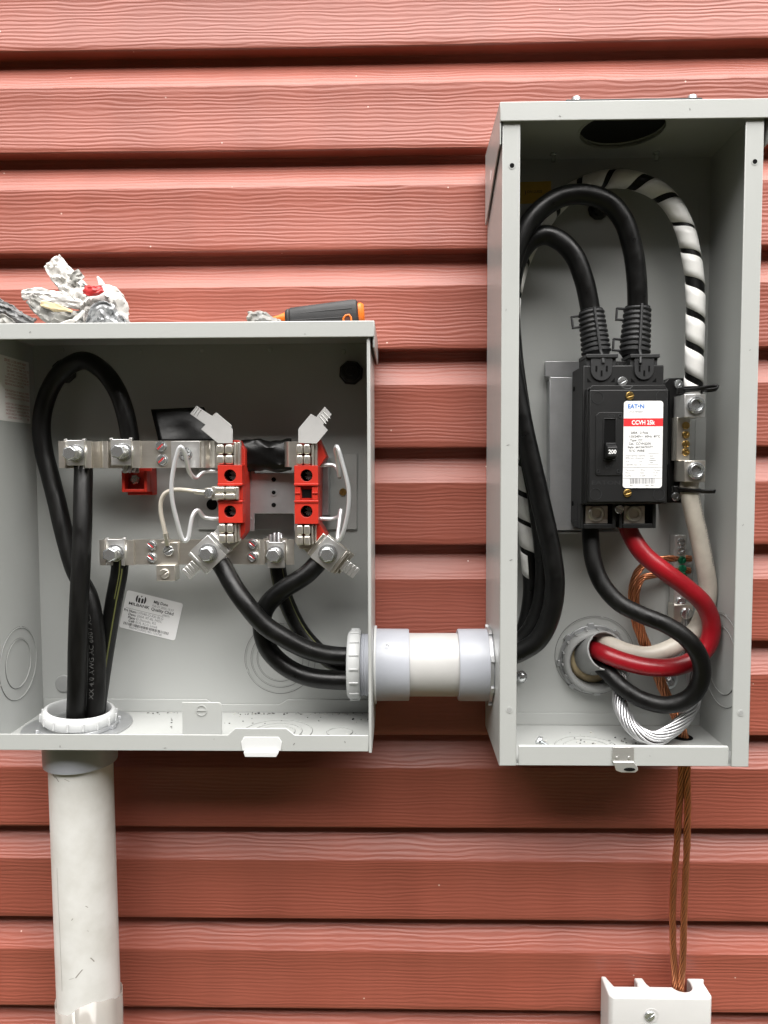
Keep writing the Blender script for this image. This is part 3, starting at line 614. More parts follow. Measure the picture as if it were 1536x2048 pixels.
for lab, pts in (('bare stranded copper ground wire on the left as the two leave the tall box',
    [(1382,1117,.019),(1350,1117,.020),(1320,1119,.022),(1284,1133,.023),(1265,1168,.023),(1266,1227,.022),(1279,1272,.022),(1297,1315,.021),(1320,1370,.021),(1337,1410,.026),(1352,1440,.035),(1361,1471,.041),(1363,1510,.040),(1363,1540,.037),(1359,1607,.030),(1354,1687,.024),(1347,1768,.019),(1345,1848,.016),(1347,1915,.015),(1351,1968,.016),(1352,2010,.016)]),
    ('bare stranded copper ground wire on the right as the two leave the tall box',
    [(1380,1141,.019),(1340,1141,.021),(1309,1150,.025),(1284,1157,.027),(1273,1183,.027),(1275,1227,.025),(1288,1272,.024),(1306,1315,.023),(1328,1370,.023),(1344,1410,.028),(1358,1440,.037),(1369,1471,.043),(1374,1510,.042),(1374,1540,.039),(1375,1634,.031),(1373,1714,.026),(1369,1794,.022),(1367,1861,.019),(1365,1928,.018),(1362,1968,.019),(1361,2010,.019)])):
    PC = path(pts, step=.0025); th = thing('ground_wire', lab, 'wire', tuple(PC[len(PC)//2]), 'bare copper ground wires')
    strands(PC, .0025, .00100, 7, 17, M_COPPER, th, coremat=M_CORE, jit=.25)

# ------------------------------------------------------------------ unseen house shape added behind the camera to block low sky light
nb = thing('added_sky_blocker', 'unseen dark house shape added to block low sky light', 'house', (0, -1.5, 5))
b = Mb(); b.box(-8, 8, -1.5, 2.5, 3.7, 9.5); obj('wall', b, mat('sky_blocker_brown', (.075, .062, .05), .7), nb)
b = Mb(frame((-8.4, 0, 0), (0,0,1), (0,1,0), (1,0,0))); b.prism([(3.3, 2.5), (9.9, 2.5), (6.6, 3.5)], 0, 16.8); obj('roof', b, mat('sky_blocker_dark', (.04, .04, .042), .9), nb)

# ------------------------------------------------------------------ small hardware
def screw(parent, c, r, hgt=.0022, m=None, axis=(0,0,1), slot=0.0, paint=None, name='screw', washer=0):
    """round head with a real slot; axis points out of the surface"""
    m = m or M_ZINC; a = Vector(axis).normalized(); u = Vector((1,0,0)) - a*a.x
    if u.length < .1: u = Vector((0,0,1)) - a*a.z
    u.normalize(); v = a.cross(u); cs, sn = math.cos(slot), math.sin(slot)
    T = frame(c, u*cs + v*sn, v*cs - u*sn); b = Mb(T)
    if washer: b.cyl((0,0,.00005), (0,0,1), washer, .0007, 22); z0 = .0008
    else: z0 = .00005
    b.cyl((0,0,z0), (0,0,1), r, hgt*.6, 20)
    g = r*.16; n = 9; a0 = math.asin(g/(r*.94))
    for s_ in (1, -1):
        pts = [(r*.94*math.cos(a0 + (math.pi-2*a0)*i/n), s_*r*.94*math.sin(a0 + (math.pi-2*a0)*i/n)) for i in range(n+1)]
        b.prism(pts, z0+hgt*.6, z0+hgt)
    o = obj(name, b, m, parent, bevel=r*.06, seg=1)
    if paint:
        b = Mb(T); b.box(-r*.8, r*.62, -g*.9, g*.9, z0+hgt*.6, z0+hgt*.93); obj('paint_mark', b, paint, o)
    return o
def hex_bolt(parent, c, rw, rh, lneck, lhead, rot=0.2, m=None, name='bolt', axis=(0,0,1)):
    b = Mb(); b.lathe(c, axis, [(rh*.95, .001), (rh*.95, .001+lneck)], 20); b.lathe(c, axis, [(rh, .0011+lneck), (rh, .0011+lneck+lhead*.86), (rh*.86, .0011+lneck+lhead)], 6, phase=rot)
    o = obj(name, b, m or M_ZINC, parent, bevel=.0003, ang=30)
    b = Mb(); b.lathe(c, axis, [(rw, .0001), (rw, .0011), (rw*.8, .0016)], 26); obj('washer', b, m or M_ZINC, o); return o
def socket_screw(parent, c, r, h=.004, m=None, axis=(0,0,1)):
    b = Mb(); b.lathe(c, axis, [(r,.0001),(r,h*.7),(r*.88,h),(r*.56,h),(r*.52,h*.25)], 30, cap=False); b.lathe(c, axis, [(r*.54, h*.3), (r*.02, h*.28)], 6, cap=False)
    o = obj('socket_screw', b, m or M_ZINC, parent, ang=25)
    b = Mb(); b.lathe(c, axis, [(r*.74, h+.0001), (r*.70, h+.0004), (r*.66, h+.0001)], 30, cap=False); obj('groove', b, m or M_ZINC, o); return o
def P2(px, py, h): q = W(px, py, h); return (q.x, q.y)
def poly_px(pts, h): return [P2(p[0], p[1], h) for p in pts]
def jaw(parent, x0, x1, y0, y1, h0, h1, m=M_TIN):
    """four spring contacts, two by two, with rounded faces"""
    (ax_, ay), (bx, by) = P2(x0, y1, h1), P2(x1, y0, h1); g = .0008
    for i in range(2):
        for j in range(2):
            u0 = ax_ + (bx-ax_)*i/2 + g/2; u1 = ax_ + (bx-ax_)*(i+1)/2 - g/2; v0 = ay + (by-ay)*j/2 + g/2; v1 = ay + (by-ay)*(j+1)/2 - g/2
            b = Mb(); b.box(u0, u1, v0, v1, h0, h1); obj('contact', b, m, parent, bevel=min(u1-u0, v1-v0)*.28, seg=3)
def ribbon(prof, z0, z1, th):
    """bent strip: profile in (X,h), extruded along Z, as a solid"""
    b = Mb(frame((0,0,0), (1,0,0), (0,0,1), (0,-1,0))); n = len(prof); nor = []
    for i in range(n):
        d = Vector(prof[min(i+1,n-1)]) - Vector(prof[max(i-1,0)]); d.normalize(); nor.append(Vector((-d.y, d.x)))
    pts = [tuple(p) for p in prof] + [(prof[i][0]-nor[i].x*th, prof[i][1]-nor[i].y*th) for i in range(n-1, -1, -1)]
    vs_ = [(p[0], z0, p[1]) for p in pts] + [(p[0], z1, p[1]) for p in pts]; m_ = len(pts); b.T = Matrix.Identity(4); fs = []
    for i in range(m_):
        j = (i+1) % m_; fs.append((i, m_+i, m_+j, j))
    for i in range(n-1):
        fs.append((i, i+1, m_-2-i, m_-1-i)); fs.append((m_+i, m_+m_-1-i, m_+m_-2-i, m_+i+1))
    return b.add(vs_, fs)
def bar_prof(items, py):
    """items: (px, h) along the strip; returns (X, h) with softened bends"""
    raw = [Vector((W(p, py, h).x, h)) for p, h in items]; out = [raw[0]]
    for i in range(1, len(raw)-1):
        a, c, d = raw[i-1], raw[i], raw[i+1]; k1 = min(.0016, (c-a).length*.45); k2 = min(.0016, (d-c).length*.45)
        out += [c + (a-c).normalized()*k1, c*.5 + (c + (a-c).normalized()*k1)*.25 + (c + (d-c).normalized()*k2)*.25, c + (d-c).normalized()*k2]
    return out + [raw[-1]]
def strand_stub(parent, P, R0, m=M_WIREALU): return strands(P, R0*.72, R0*.22, 9, 8, m, parent, 'cut_strands')

# ------------------------------------------------------------------ meter socket inside the left box
HBAR = .060
mp = thing('base_plate', 'flat grey steel plate on the back of the meter box behind the red blocks', 'plate', tuple(W(555, 1059, .008)))
b = Mb(); b.prism(poly_px([(396,908),(714,908),(714,1059),(396,1059)], .009), .0064, .009); obj('plate', b, M_PAINT, mp, bevel=.0004)
b = Mb(); c = W(424, 1009, .009); b.cyl((c.x, c.y, .00905), (0,0,1), .0058, .0003, 24); obj('hole', b, M_HOLE, mp)
b = Mb(); b.prism(poly_px([(644,915),(657,915),(657,1030),(644,1030)], .030), .0091, .030); obj('rail', b, M_GALV, mp, bevel=.0004)
c = W(686, 984, .009); screw(mp, (c.x, c.y, .0091), .0038, .0018, M_BRASS, slot=.8)
hb = thing('meter_bracket', 'H shaped galvanised bracket with three holes between the red blocks', 'bracket', tuple(W(548, 1060, .010)))
b = Mb(); b.prism(poly_px([(470,908),(509,908),(509,946),(588,946),(588,908),(618,908),(618,1062),(588,1062),(588,1027),(509,1027),(509,1062),(470,1062)], .036), .0345, .036); obj('plate', b, M_GALV, hb, bevel=.0004)
for q in ((470,494),(604,618)):
    b = Mb(); b.prism(poly_px([(q[0],912),(q[1],912),(q[1],1058),(q[0],1058)], .034), .0092, .0344); obj('leg', b, M_GALV, hb)
for py, rr in ((959,.0023),(985,.0020),(1010,.0023)):
    c = W(547.5, py, .036); b = Mb(); b.cyl((c.x, c.y, .0361), (0,0,1), rr, .0003, 18); ho = obj('hole', b, M_HOLE, hb)
    if py == 985: b = Mb(); b.ring((c.x, c.y, .0361), (0,0,1), .0022, .0034, 0, .0008, 20); obj('collar', b, M_GALV, hb)
for px, py in ((498,932),(500,964),(502,1038)):
    c = W(px, py, .036); b = Mb(); b.lathe((c.x, c.y, .0361), (0,0,1), [(.0015,0),(.0010,.0006)], 12); obj('rivet', b, M_GALV, hb)

def red_block(label, x0, x1, y0, y1, hz, side, cx, mid):
    th = thing('insulator_block', label, 'insulator', tuple(W((x0+x1)/2, y1, .037)), 'red insulator blocks of the meter socket')
    ya, yb = 880, 1082
    b = Mb(); b.prism(poly_px([(x0+2,ya+22),(x0+14,ya),(x1-6,ya),(x1+6,ya+18),(x1+6,yb-18),(x1-6,yb),(x0+14,yb),(x0+2,yb-24)] if side > 0 else [(x0+6,ya+14),(x0+14,ya),(x1,ya-4),(x1+17,ya+34),(x1+4,ya+52),(x1+3,yb-34),(x1+18,yb-10),(x1+8,yb+4),(x0+14,yb),(x0+6,yb-24)], .062), .0364, .062); obj('body', b, M_REDPLASTIC, th, bevel=.0008)
    p0, p1 = P2(x0, y1, hz), P2(x1, y0, hz)
    # front column: three plates around two round ports and the middle notch
    zs = [W(0.5*(x0+x1), v, hz).y for v in (y0, 969, 1003, y1)]
    for k, (za, zb_) in enumerate(((zs[1], zs[0]), (zs[3], zs[2]))):
        c = W(cx, (951, 1023)[k], hz); b = plate_with_hole(p0[0], p1[0], za, zb_, c.x, c.y, .0056, .0622, hz, 32); fo = obj('port_plate', b, M_REDPLASTIC, th, bevel=.0003)
        b = Mb(); b.lathe((c.x, c.y, .0621), (0,0,1), [(.0056,.0128),(.0056,.0004),(.0004,.0003)], 26, cap=False); obj('port', b, M_HOLE, fo)
        b = Mb()
        for q in range(5):
            a = R(20 + 30*q); b.T = rot_frame((c.x+.0012, c.y, .0626), 20+30*q); b.box(-.0042, .0042, -.0004, .0004, 0, .004)
        b.T = Matrix.Identity(4); obj('port_spring', b, M_GALV, fo)
        b = Mb(); b.box(p0[0]-.0003, p1[0]+.0003, (za if k == 0 else zb_)-.0012, (za if k == 0 else zb_)+.0012, .0622, hz+.0010); obj('ridge', b, M_REDPLASTIC, fo, bevel=.0005)
    b = Mb(); b.box(p0[0]+.0004, p1[0]-.0004, zs[2]+.0013, zs[1]-.0013, .0622, hz-.0040); md = obj('middle_bridge', b, M_REDPLASTIC, th, bevel=.0005)
    if mid:
        for (u0, u1) in ((p0[0]+.0003, P2(601,987,hz)[0]), (P2(624,987,hz)[0], p1[0]-.0003)):
            b = Mb(); b.box(u0, u1, zs[2]+.0013, zs[1]-.0013, hz-.0039, hz-.0004); obj('cheek', b, M_REDPLASTIC, md, bevel=.0004)
            b = Mb(); zc = (zs[1]+zs[2])/2; b.box(u0, u1, zc-.0006, zc+.0006, hz-.0003, hz+.0006); obj('groove_rib', b, M_REDPLASTIC, md, bevel=.0002)
        b = Mb(); q0, q1 = P2(603,996,hz), P2(622,979,hz); b.box(q0[0], q1[0], q0[1], q1[1], hz-.0039, hz-.0036); obj('cavity', b, M_HOLE, md)
    return th
red_block('red insulator block with the horizontal jaw terminal in its middle', 437, 484, 930, 1046, .075, 1, 460, False)
red_block('red insulator block on the right with an empty square notch in its middle', 589.5, 636, 931, 1048, .075, -1, 613, True)

# upper bus bar with two cable lugs
ub = thing('bus_bar', 'long silver bus bar with two bolted cable lugs across the upper left', 'bus bar', tuple(W(250, 936, .05)), 'bus bars of the meter socket')
zc_ = W(250, 909, HBAR).y; zt_, zb2 = W(250, 882, HBAR).y, W(250, 936, HBAR).y
prof = bar_prof([(117,.066),(131,.066),(132,.047),(168,.047),(169,.066),(184,.066),(185,.050),(203,.050),(204,.064),(217,.064),(218,.047),(262,.047),(263,.066),(281,.066),(282,HBAR),(399,HBAR),(410,.062),(420,.058),(430,.0615),(482,.0615)], 909)
b = ribbon(prof, zb2, zt_, .0018); obj('bar', b, M_TIN, ub, bevel=.0002, seg=1)
b = Mb(); q0, q1 = P2(343, 935, HBAR+.002), P2(399, 883, HBAR+.002); b.box(q0[0], q1[0], q0[1]-.0003, q1[1]+.0004, HBAR+.0002, HBAR+.0021); obj('link_plate', b, M_ALU, ub, bevel=.0003)
def clamp(parent, x0, x1, y0, y1, h0, bolt, base, name='clamp_plate', m=M_ALU):
    p0, p1 = P2(x0, y1, h0), P2(x1, y0, h0); e = .0022
    b = Mb(); b.prism([(p0[0], p0[1]), (p1[0], p0[1]), (p1[0], p1[1]-.0012), (p1[0]+.0012, p1[1]-.0012), (p1[0]+.0012, p1[1]+.0012), (p1[0]-e, p1[1]+.0012), (p1[0]-e, p1[1]-.0002), (p0[0]+e, p1[1]-.0002), (p0[0]+e, p1[1]+.0012), (p0[0]-.0012, p1[1]+.0012), (p0[0]-.0012, p1[1]-.0012), (p0[0], p1[1]-.0012)], h0-.0032, h0)
    cl = obj(name, b, m, parent, bevel=.0004)
    c = W(base[0], base[1], h0)
    hex_bolt(parent, (c.x, c.y, h0), .0086, .0071, .0095, .0062, rot=bolt)
clamp(ub, 131, 168, 880, 931, .062, .35, (153, 907)); clamp(ub, 222, 262, 878, 931, .062, .8, (247, 904))
for px, py in ((322,893),(324,920)): c = W(px, py, HBAR+.001); screw(ub, (c.x, c.y, HBAR+.0001), .0048, .0024, slot=.75, paint=M_REDMARK, washer=.0058)
c = W(371, 909, HBAR+.002); screw(ub, (c.x, c.y, HBAR+.0022), .0052, .0032, slot=.4, washer=.0068)
jaw(ub, 431, 466, 887, 930, .0618, .074)
b = Mb(); q0, q1 = P2(467, 936, .074), P2(471, 884, .074); b.box(q0[0], q1[0], q0[1], q1[1], .0618, .0725); q0, q1 = P2(474, 936, .070), P2(480, 884, .070); b.box(q0[0], q1[0], q0[1], q1[1], .0618, .069); obj('spring_strip', b, M_TIN, ub, bevel=.0005)
M_BLADE = mat('dull_aluminium', (.46, .455, .445), .42, .6, var=.06, vscale=90)
def blade(parent, pts, h_base, h_tip, y_base, y_tip, ribs, m=M_BLADE):
    """leaning contact guide: flat outline whose depth runs back towards the tip, as a solid"""
    vs_ = []
    for dh in (0, -.0018):
        for px, py in pts:
            f = max(0, min(1, (y_base - py)/(y_base - y_tip))); h = h_base + (h_tip-h_base)*f + dh; q = W(px, py, h); vs_.append((q.x, q.y, h))
    n = len(pts); b = Mb(); b.add(vs_, [tuple(range(n)), tuple(range(2*n-1, n-1, -1))] + [(i, n+i, n+(i+1)%n, (i+1)%n) for i in range(n)])
    if sum(pts[i][0]*pts[(i+1)%n][1] - pts[(i+1)%n][0]*pts[i][1] for i in range(n)) > 0: b.f = [f[::-1] for f in b.f]
    o = obj('guide_blade', b, m, parent, bevel=.0003, ang=25)
    for (xa, ya, xb_, yb_) in ribs:
        fa = (y_base-ya)/(y_base-y_tip); fb = (y_base-yb_)/(y_base-y_tip); A = W(xa, ya, h_base+(h_tip-h_base)*fa); B_ = W(xb_, yb_, h_base+(h_tip-h_base)*fb)
        b = Mb(); b.tube([A, A.lerp(B_, .5), B_], .0006, 8); obj('pressed_rib', b, m, o)
    return o
B_ = lambda x, y: (380 + x/3.4125, 640 + y/3.4125)
blade(ub, [B_(0,640),B_(45,585),B_(150,655),B_(180,630),B_(287,720),B_(280,735),B_(292,745),B_(292,842),B_(190,842),B_(75,745),B_(105,715)], .074, .069, 887, 811, [(384,826,393,813),(388,829,397,816),(393,832,402,819)])
rbx = thing('bus_bar', 'short silver bus strap and jaw on top of the right red block', 'bus bar', tuple(W(605, 936, .05)), 'bus bars of the meter socket')
b = ribbon(bar_prof([(566,.046),(571,.057),(578,.0615),(590,.0615),(634,.0615)], 909), W(600,934,.06).y, W(600,883,.06).y, .0018); obj('bar', b, M_TIN, rbx, bevel=.0002, seg=1)
jaw(rbx, 591, 621, 887, 931, .0618, .074)
b = Mb(); q0, q1 = P2(623, 934, .074), P2(627, 884, .074); b.box(q0[0], q1[0], q0[1], q1[1], .0618, .0725); q0, q1 = P2(629, 934, .070), P2(634, 884, .070); b.box(q0[0], q1[0], q0[1], q1[1], .0618, .069); obj('spring_strip', b, M_TIN, rbx, bevel=.0005)
blade(rbx, [B_(920,590),B_(968,645),B_(908,715),B_(942,752),B_(865,845),B_(738,840),B_(738,745),B_(745,735),B_(825,640),B_(862,662)], .074, .069, 887, 811, [(643,829,656,843),(647,824,660,837),(640,834,652,848)])
for x0, y0, x1, y1, lab in ((155,928,180,950,0),(246,926,278,945,1)):
    pass
strand_stub(ub, [W(166,925,.0525), W(167,938,.053), W(167,950,.054)], .0088); strand_stub(ub, [W(262,945,.050), W(262,928,.050), W(261,880,.050)], .0086)

# small red insulator under the second lug, black plastic sheet, black wrapped strap
th = thing('red_insulator', 'small open red insulator box with a screw under the second lug', 'insulator', tuple(W(272, 990, .03)))
A_ = lambda x, y: (x/3.4125, 640 + y/3.4125)
q0, q1 = P2(*A_(832,1175), .046), P2(*A_(1000,1030), .046); wv = .0030
b = Mb(); b.box(q0[0], q1[0], q0[1], q1[1], .022, .034); bd = obj('body', b, M_REDPLASTIC, th, bevel=.0005)
for bx4 in ((q0[0], q0[0]+wv, q0[1], q1[1]), (q1[0]-wv, q1[0], q0[1], q1[1]), (q0[0]+wv+.0001, q1[0]-wv-.0001, q0[1], q0[1]+wv)):
    b = Mb(); b.box(*bx4, .0342, .046); obj('rim', b, M_REDPLASTIC, bd, bevel=.0005)
b = Mb(); r0, r1 = P2(*A_(875,1195), .02), P2(*A_(1040,1010), .02); b.box(r0[0], r1[0], r0[1], r1[1], .0064, .0218); obj('foot', b, M_REDPLASTIC, th, bevel=.0006)
c = W(272.5, 959, .034); b = Mb(); b.lathe((c.x, c.y, .0342), (0,0,1), [(.0052,0),(.0052,.004),(.0044,.0048)], 6, phase=.2); hx = obj('hex_screw', b, M_ZINC, th, bevel=.0003, ang=25)
screw(th, (c.x, c.y, .0391), .0036, .0014, slot=1.1)
sh = Mb(); rows = []
for j in range(9):
    row = []
    for i in range(13):
        f, g = i/12, j/8
        px = (302 + (408-302)*f)*(1-g) + (318 + (440-318)*f)*g; py = (819 + (814-819)*f)*(1-g) + (886)*g
        h = .030 + .006*math.sin(f*2.5+.3)*(1-g) + .014*g + .0015*noise.noise(Vector((f*3, g*3, 5)))
        q = W(px, py, h); row.append((q.x, q.y, h))
    rows.append(row)
sh.grid(rows[::-1]); obj('plastic_sheet', sh, M_BLACKTAPE, solid=.0008, label='stiff black plastic sheet standing behind the upper bus bar', cat='plastic sheet')
wr = Mb(); rows = []
PT = [W(p, 911 + 2*math.sin(k*.9), .046) for k, p in enumerate(range(462, 592, 10))]
for i, c in enumerate(PT):
    row = []
    for k in range(29):
        a = 2*math.pi*k/28
        rz = .0158*(1 + .10*noise.noise(Vector((i*.55, 2*math.cos(a), 2*math.sin(a)))) - (.10 if i in (7, 8) else 0)); rh = .0075*(1 + .35*noise.noise(Vector((i*.6, 3*math.cos(a), 7+3*math.sin(a)))))
        row.append((c.x, c.y + rz*math.copysign(abs(math.cos(a))**.75, math.cos(a)), c.z + rh*math.sin(a)))
    rows.append(row)
wr.grid(rows); obj('wrapped_strap', wr, M_BLACKTAPE, label='creased black wrapped strap linking the two red blocks', cat='strap', ang=35)

# lower neutral bar with two lugs and a small wire lug
nbar = thing('neutral_bar', 'long silver neutral bar with lugs at both ends across the lower middle', 'bus bar', tuple(W(400, 1137, .04)), 'bus bars of the meter socket')
HN = .050; zt_, zb2 = W(300, 1079, HN).y, W(300, 1129, HN).y
prof = bar_prof([(199,.056),(211,.056),(212,.036),(249,.036),(250,.056),(268,.056),(269,HN),(300,HN),(489,HN),(515,HN),(519,.053),(530,.053),(531,.036),(571,.036),(572,.053),(588,.053)], 1105)
b = ribbon(prof, zb2, zt_, .0018); obj('bar', b, M_TIN, nbar, bevel=.0002, seg=1)
clamp(nbar, 213, 249, 1078, 1131, .052, .5, (231, 1106)); clamp(nbar, 535, 569, 1084, 1136, .050, .1, (551, 1108))
for px, py in ((303,1091),(303,1115),(505,1088),(505,1113)): c = W(px, py, HN+.001); screw(nbar, (c.x, c.y, HN+.0001), .0044, .0024, slot=-.7, paint=M_REDMARK, washer=.0052)
b = Mb(); q0, q1 = P2(322, 1131, HN+.004), P2(356, 1085, HN+.004); b.box(q0[0], q1[0], q0[1], q1[1], HN+.0001, HN+.0036); sl_ = obj('wire_lug', b, M_TIN, nbar, bevel=.0004)
b = Mb(); q0, q1 = P2(313, 1162, HN+.009), P2(350, 1130, HN+.009); b.box(q0[0], q1[0], q0[1], q1[1], HN-.006, HN+.009); obj('lug_block', b, M_TIN, nbar, bevel=.0005)
c = W(337, 1101, HN+.004); screw(nbar, (c.x, c.y, HN+.0037), .0052, .0026, slot=.5); c = W(329, 1147, HN+.009); screw(nbar, (c.x, c.y, HN+.0091), .0048, .0022, m=M_TIN, slot=.6)
strand_stub(nbar, [W(552,1088,.033), W(550,1076,.032), W(549,1071,.031)], .0090, M_GALV)

# tilted load lugs with their jaws
def load_lug(label, bolt_px, ang, jaw_px, tab_side, plate_m):
    hz = .066; c = W(*bolt_px, hz); th = thing('load_lug', label, 'lug', (c.x, c.y-.02, .05), 'tilted load lugs of the meter socket')
    T = rot_frame((c.x, c.y, 0), ang); s_ = tab_side
    # octagonal jaw plate
    x0, x1, y0, y1 = jaw_px; ch = 9
    b = Mb(); b.prism(poly_px([(x0-2,y0+ch),(x0+ch,y0-3),(x1+3,y0-3),(x1+14,y0+ch+2),(x1+14,y1-6),(x1-2,y1+6),(x0+ch-2,y1+6),(x0-2,y1-ch)], .0615), .0597, .0615); obj('jaw_plate', b, plate_m, th, bevel=.0004)
    jaw(th, x0, x1-1, y0+2, y1, .0618, .0745)
    b = Mb(); q0, q1 = P2(x1+1, y1-3, .073), P2(x1+4, y0+2, .073); b.box(q0[0], q1[0], q0[1], q1[1], .0618, .0725); q0, q1 = P2(x1+7, y1-5, .069), P2(x1+10, y0+4, .069); b.box(q0[0], q1[0], q0[1], q1[1], .0618, .068); obj('spring_strip', b, M_TIN, th, bevel=.0004)
    # u runs from the jaw outwards along the strap
    b = Mb(T); b.box(-.0275, .0215, -.0125, .0125, .0440, .0458); b.box(-.0160, -.0118, -.0128, .0128, .0459, .0655); b.box(-.0275, -.0161, -.0125, .0125, .0580, .0596); obj('strap', b, plate_m, th, bevel=.0008)
    b = Mb(T); b.box(.0122, .0152, -.0128, .0128, .0459, .0655); b.prism([(.0154, -.0128), (.0180, -.0128), (.0180, -.0055), (.0180, .0055), (.0180, .0128), (.0154, .0128)], .0564, .0600); obj('end_wall', b, plate_m, th, bevel=.0006)
    rows = []
    b = Mb(T)
    for k in range(4): b.box(.0182 + .0040*k, .0182 + .0040*k + .0038, -.0060, .0060, .0590 - .001*k, .0612 - .001*k)
    obj('guide_tab', b, M_ALU, th, bevel=.0007)
    b = Mb(T); b.box(-.0114, .0118, -.0134, .0134, .0630, .0660); obj('clamp_plate', b, M_ALU, th, bevel=.0004)
    hex_bolt(th, (c.x, c.y, .0661), .0092, .0072, .0052, .0060, rot=.15)
    return th, T
ll, T1 = load_lug('tilted silver lug with hex bolt below the left red block', (417, 1106), 222, (436, 468, 1044, 1088), 1, M_ALU)
lr, T2 = load_lug('tilted silver lug with hex bolt below the right red block', (656, 1107), -38, (592, 622, 1047, 1092), -1, M_TIN)
strand_stub(ll, [W(430,1108,.0545), W(437,1120,.0550), W(444,1131,.0558)], .0088); strand_stub(lr, [W(676,1091,.0535), W(655,1108,.0535), W(640,1121,.0540)], .0088, M_GALV)

# fifth jaw with its white wire
fj = thing('fifth_jaw', 'small brass coloured jaw terminal set sideways in the left red block', 'terminal', tuple(W(450, 1000, .065)))
b = Mb(); q0, q1 = P2(424, 1000, .072), P2(478, 973, .072); b.box(q0[0], q1[0], q0[1], q1[1], .0700, .0730); obj('plate', b, M_TIN, fj, bevel=.0004)
for i in range(2):
    for j in range(2):
        u0, v0 = P2(429 + 21*i, 999 - 13.5*j, .080); u1, v1 = P2(429 + 21*i + 20, 999 - 13.5*j - 12, .080); b = Mb(); b.box(u0, u1, v0, v1, .0732, .080); obj('contact', b, M_TIN, fj, bevel=.0014, seg=3)
b = Mb(); q0, q1 = P2(471, 999, .078), P2(477, 974, .078); b.box(q0[0], q1[0], q0[1], q1[1], .0732, .078); obj('end_stop', b, M_TIN, fj, bevel=.0004)
b = Mb(); q0, q1 = P2(409, 996, .074), P2(428, 976, .074); b.box(q0[0], q1[0], q0[1], q1[1], .0705, .0728); obj('tongue', b, M_TIN, fj, bevel=.0004)
c = W(418, 986, .074); screw(fj, (c.x, c.y, .0729), .0044, .0022, slot=1.2)
PWW = path([(408,985,.072),(393,983,.071),(370,980,.070),(346,980,.068),(329,988,.066),(322,1004,.064),(322,1025,.062),(327,1050,.060),(332,1072,.058),(334,1086,.056)], step=.002)
th = thing('jumper_wire', 'thin white insulated wire curving from the sideways jaw down to the neutral bar', 'wire', tuple(W(322, 1040, .062)))
b = Mb(); b.tube(PWW, .0021, 10); obj('insulation', b, M_WHITECABLE, th, ang=60)
for q in ([(410,985,.0725),(399,984,.0720),(390,983,.071)], [(331,1066,.0585),(334,1080,.057),(335,1090,.0555)]): b = Mb(); b.tube(path(q, step=.002), .0027, 10); obj('ferrule', b, M_TIN, th, ang=50)
# bail wires
th = thing('bail_wire', 'bent bare steel bail wire hooked beside the left red block', 'wire', tuple(W(371, 1085, .065)), 'bail wires of the meter socket')
b = Mb(); b.tube(path([(440,942,.055),(408,944,.056),(392,956,.060),(380,946,.068),(367,900,.079),(361,893,.080),(347,938,.080),(343,985,.080),(354,1042,.077),(368,1082,.073),(374,1080,.072),(386,1030,.068),(395,1020,.065),(408,1034,.061),(422,1037,.060),(440,1037,.058)], step=.0015), .0021, 10); obj('wire', b, M_STEELWIRE, th, ang=60)
th = thing('bail_wire', 'bent bare steel bail wire arching beside the right red block', 'wire', tuple(W(690, 1085, .06)), 'bail wires of the meter socket')
b = Mb(); b.tube(path([(634,931,.055),(668,931,.055),(678,944,.058),(679,954,.061),(674,915,.070),(671,898,.076),(674,893,.080),(686,930,.082),(698,985,.083),(694,1035,.082),(681,1078,.078),(676,1080,.074),(679,1045,.067),(682,1020,.061),(678,1032,.057),(668,1037,.055),(634,1037,.055)], step=.0015), .0021, 10); obj('wire', b, M_STEELWIRE, th, ang=60)

# white maker's sticker on the back panel
lx = [W(*q, HB+.0002) for q in ((256,1180),(366,1207),(352,1281),(238,1254))]
u = (lx[1]-lx[0]).normalized(); vv = Vector((-u.y, u.x, 0)); o_ = lx[3].copy(); wd = ((lx[1]-lx[0]).length + (lx[2]-lx[3]).length)/2; ht = ((lx[0]-lx[3]).dot(vv))
st = thing('maker_sticker', 'tilted white maker sticker with black logo and barcode on the back panel', 'sticker', tuple(o_))
T = frame((o_.x, o_.y, HB+.0003), u, vv)
def rrect(w_, h_, r_, n=5):
    pts = []
    for cx, cy, a0 in ((w_-r_, h_-r_, 0), (r_, h_-r_, 90), (r_, r_, 180), (w_-r_, r_, 270)):
        for k in range(n+1): a = R(a0 + 90*k/n); pts.append((cx + r_*math.cos(a), cy + r_*math.sin(a)))
    return pts
b = Mb(T); b.prism(rrect(wd, ht, .0025), 0, .0002); obj('paper', b, M_PAPER, st)
ink = Mb(T); gr = Mb(T)
cxl, cyl_ = .0165, ht*.84
for sg in (-1, 1):                                          # split-disc emblem: two caps and two legs of a disc
    ink.prism([(cxl + sg*(.0036 + .0020*math.cos(R(a))), cyl_ + .0038*math.sin(R(a))) for a in range(-90, 91, 15)], .0003, .00035)
    ink.prism([(cxl + sg*.0006, cyl_-.0040), (cxl + sg*.0028, cyl_-.0034), (cxl + sg*.0028, cyl_+.0008), (cxl + sg*.0017, cyl_+.0018), (cxl + sg*.0006, cyl_+.0008)], .0003, .00035)
ink.prism([(cxl-.0009, cyl_+.0040), (cxl+.0009, cyl_+.0040), (cxl, cyl_+.0022)], .0003, .00035)
text(ink, 'MILBANK', .0045, ht*.645, .0042, .0003, width=.0225, bold=.02)
text(ink, 'Mfg Date', .0300, ht*.83, .0042, .0003, bold=.02); text(gr, 'Feb 21 2025 15:57', .0295, ht*.735, .0031, .0003); text(ink, 'Quality Chkd', .0290, ht*.635, .0045, .0003, bold=.02); text(gr, '(0807)', .0420, ht*.555, .0030, .0003)
ink.box(.003, wd*.70, ht*.545-.00012, ht*.545+.00012, .0003, .00035)
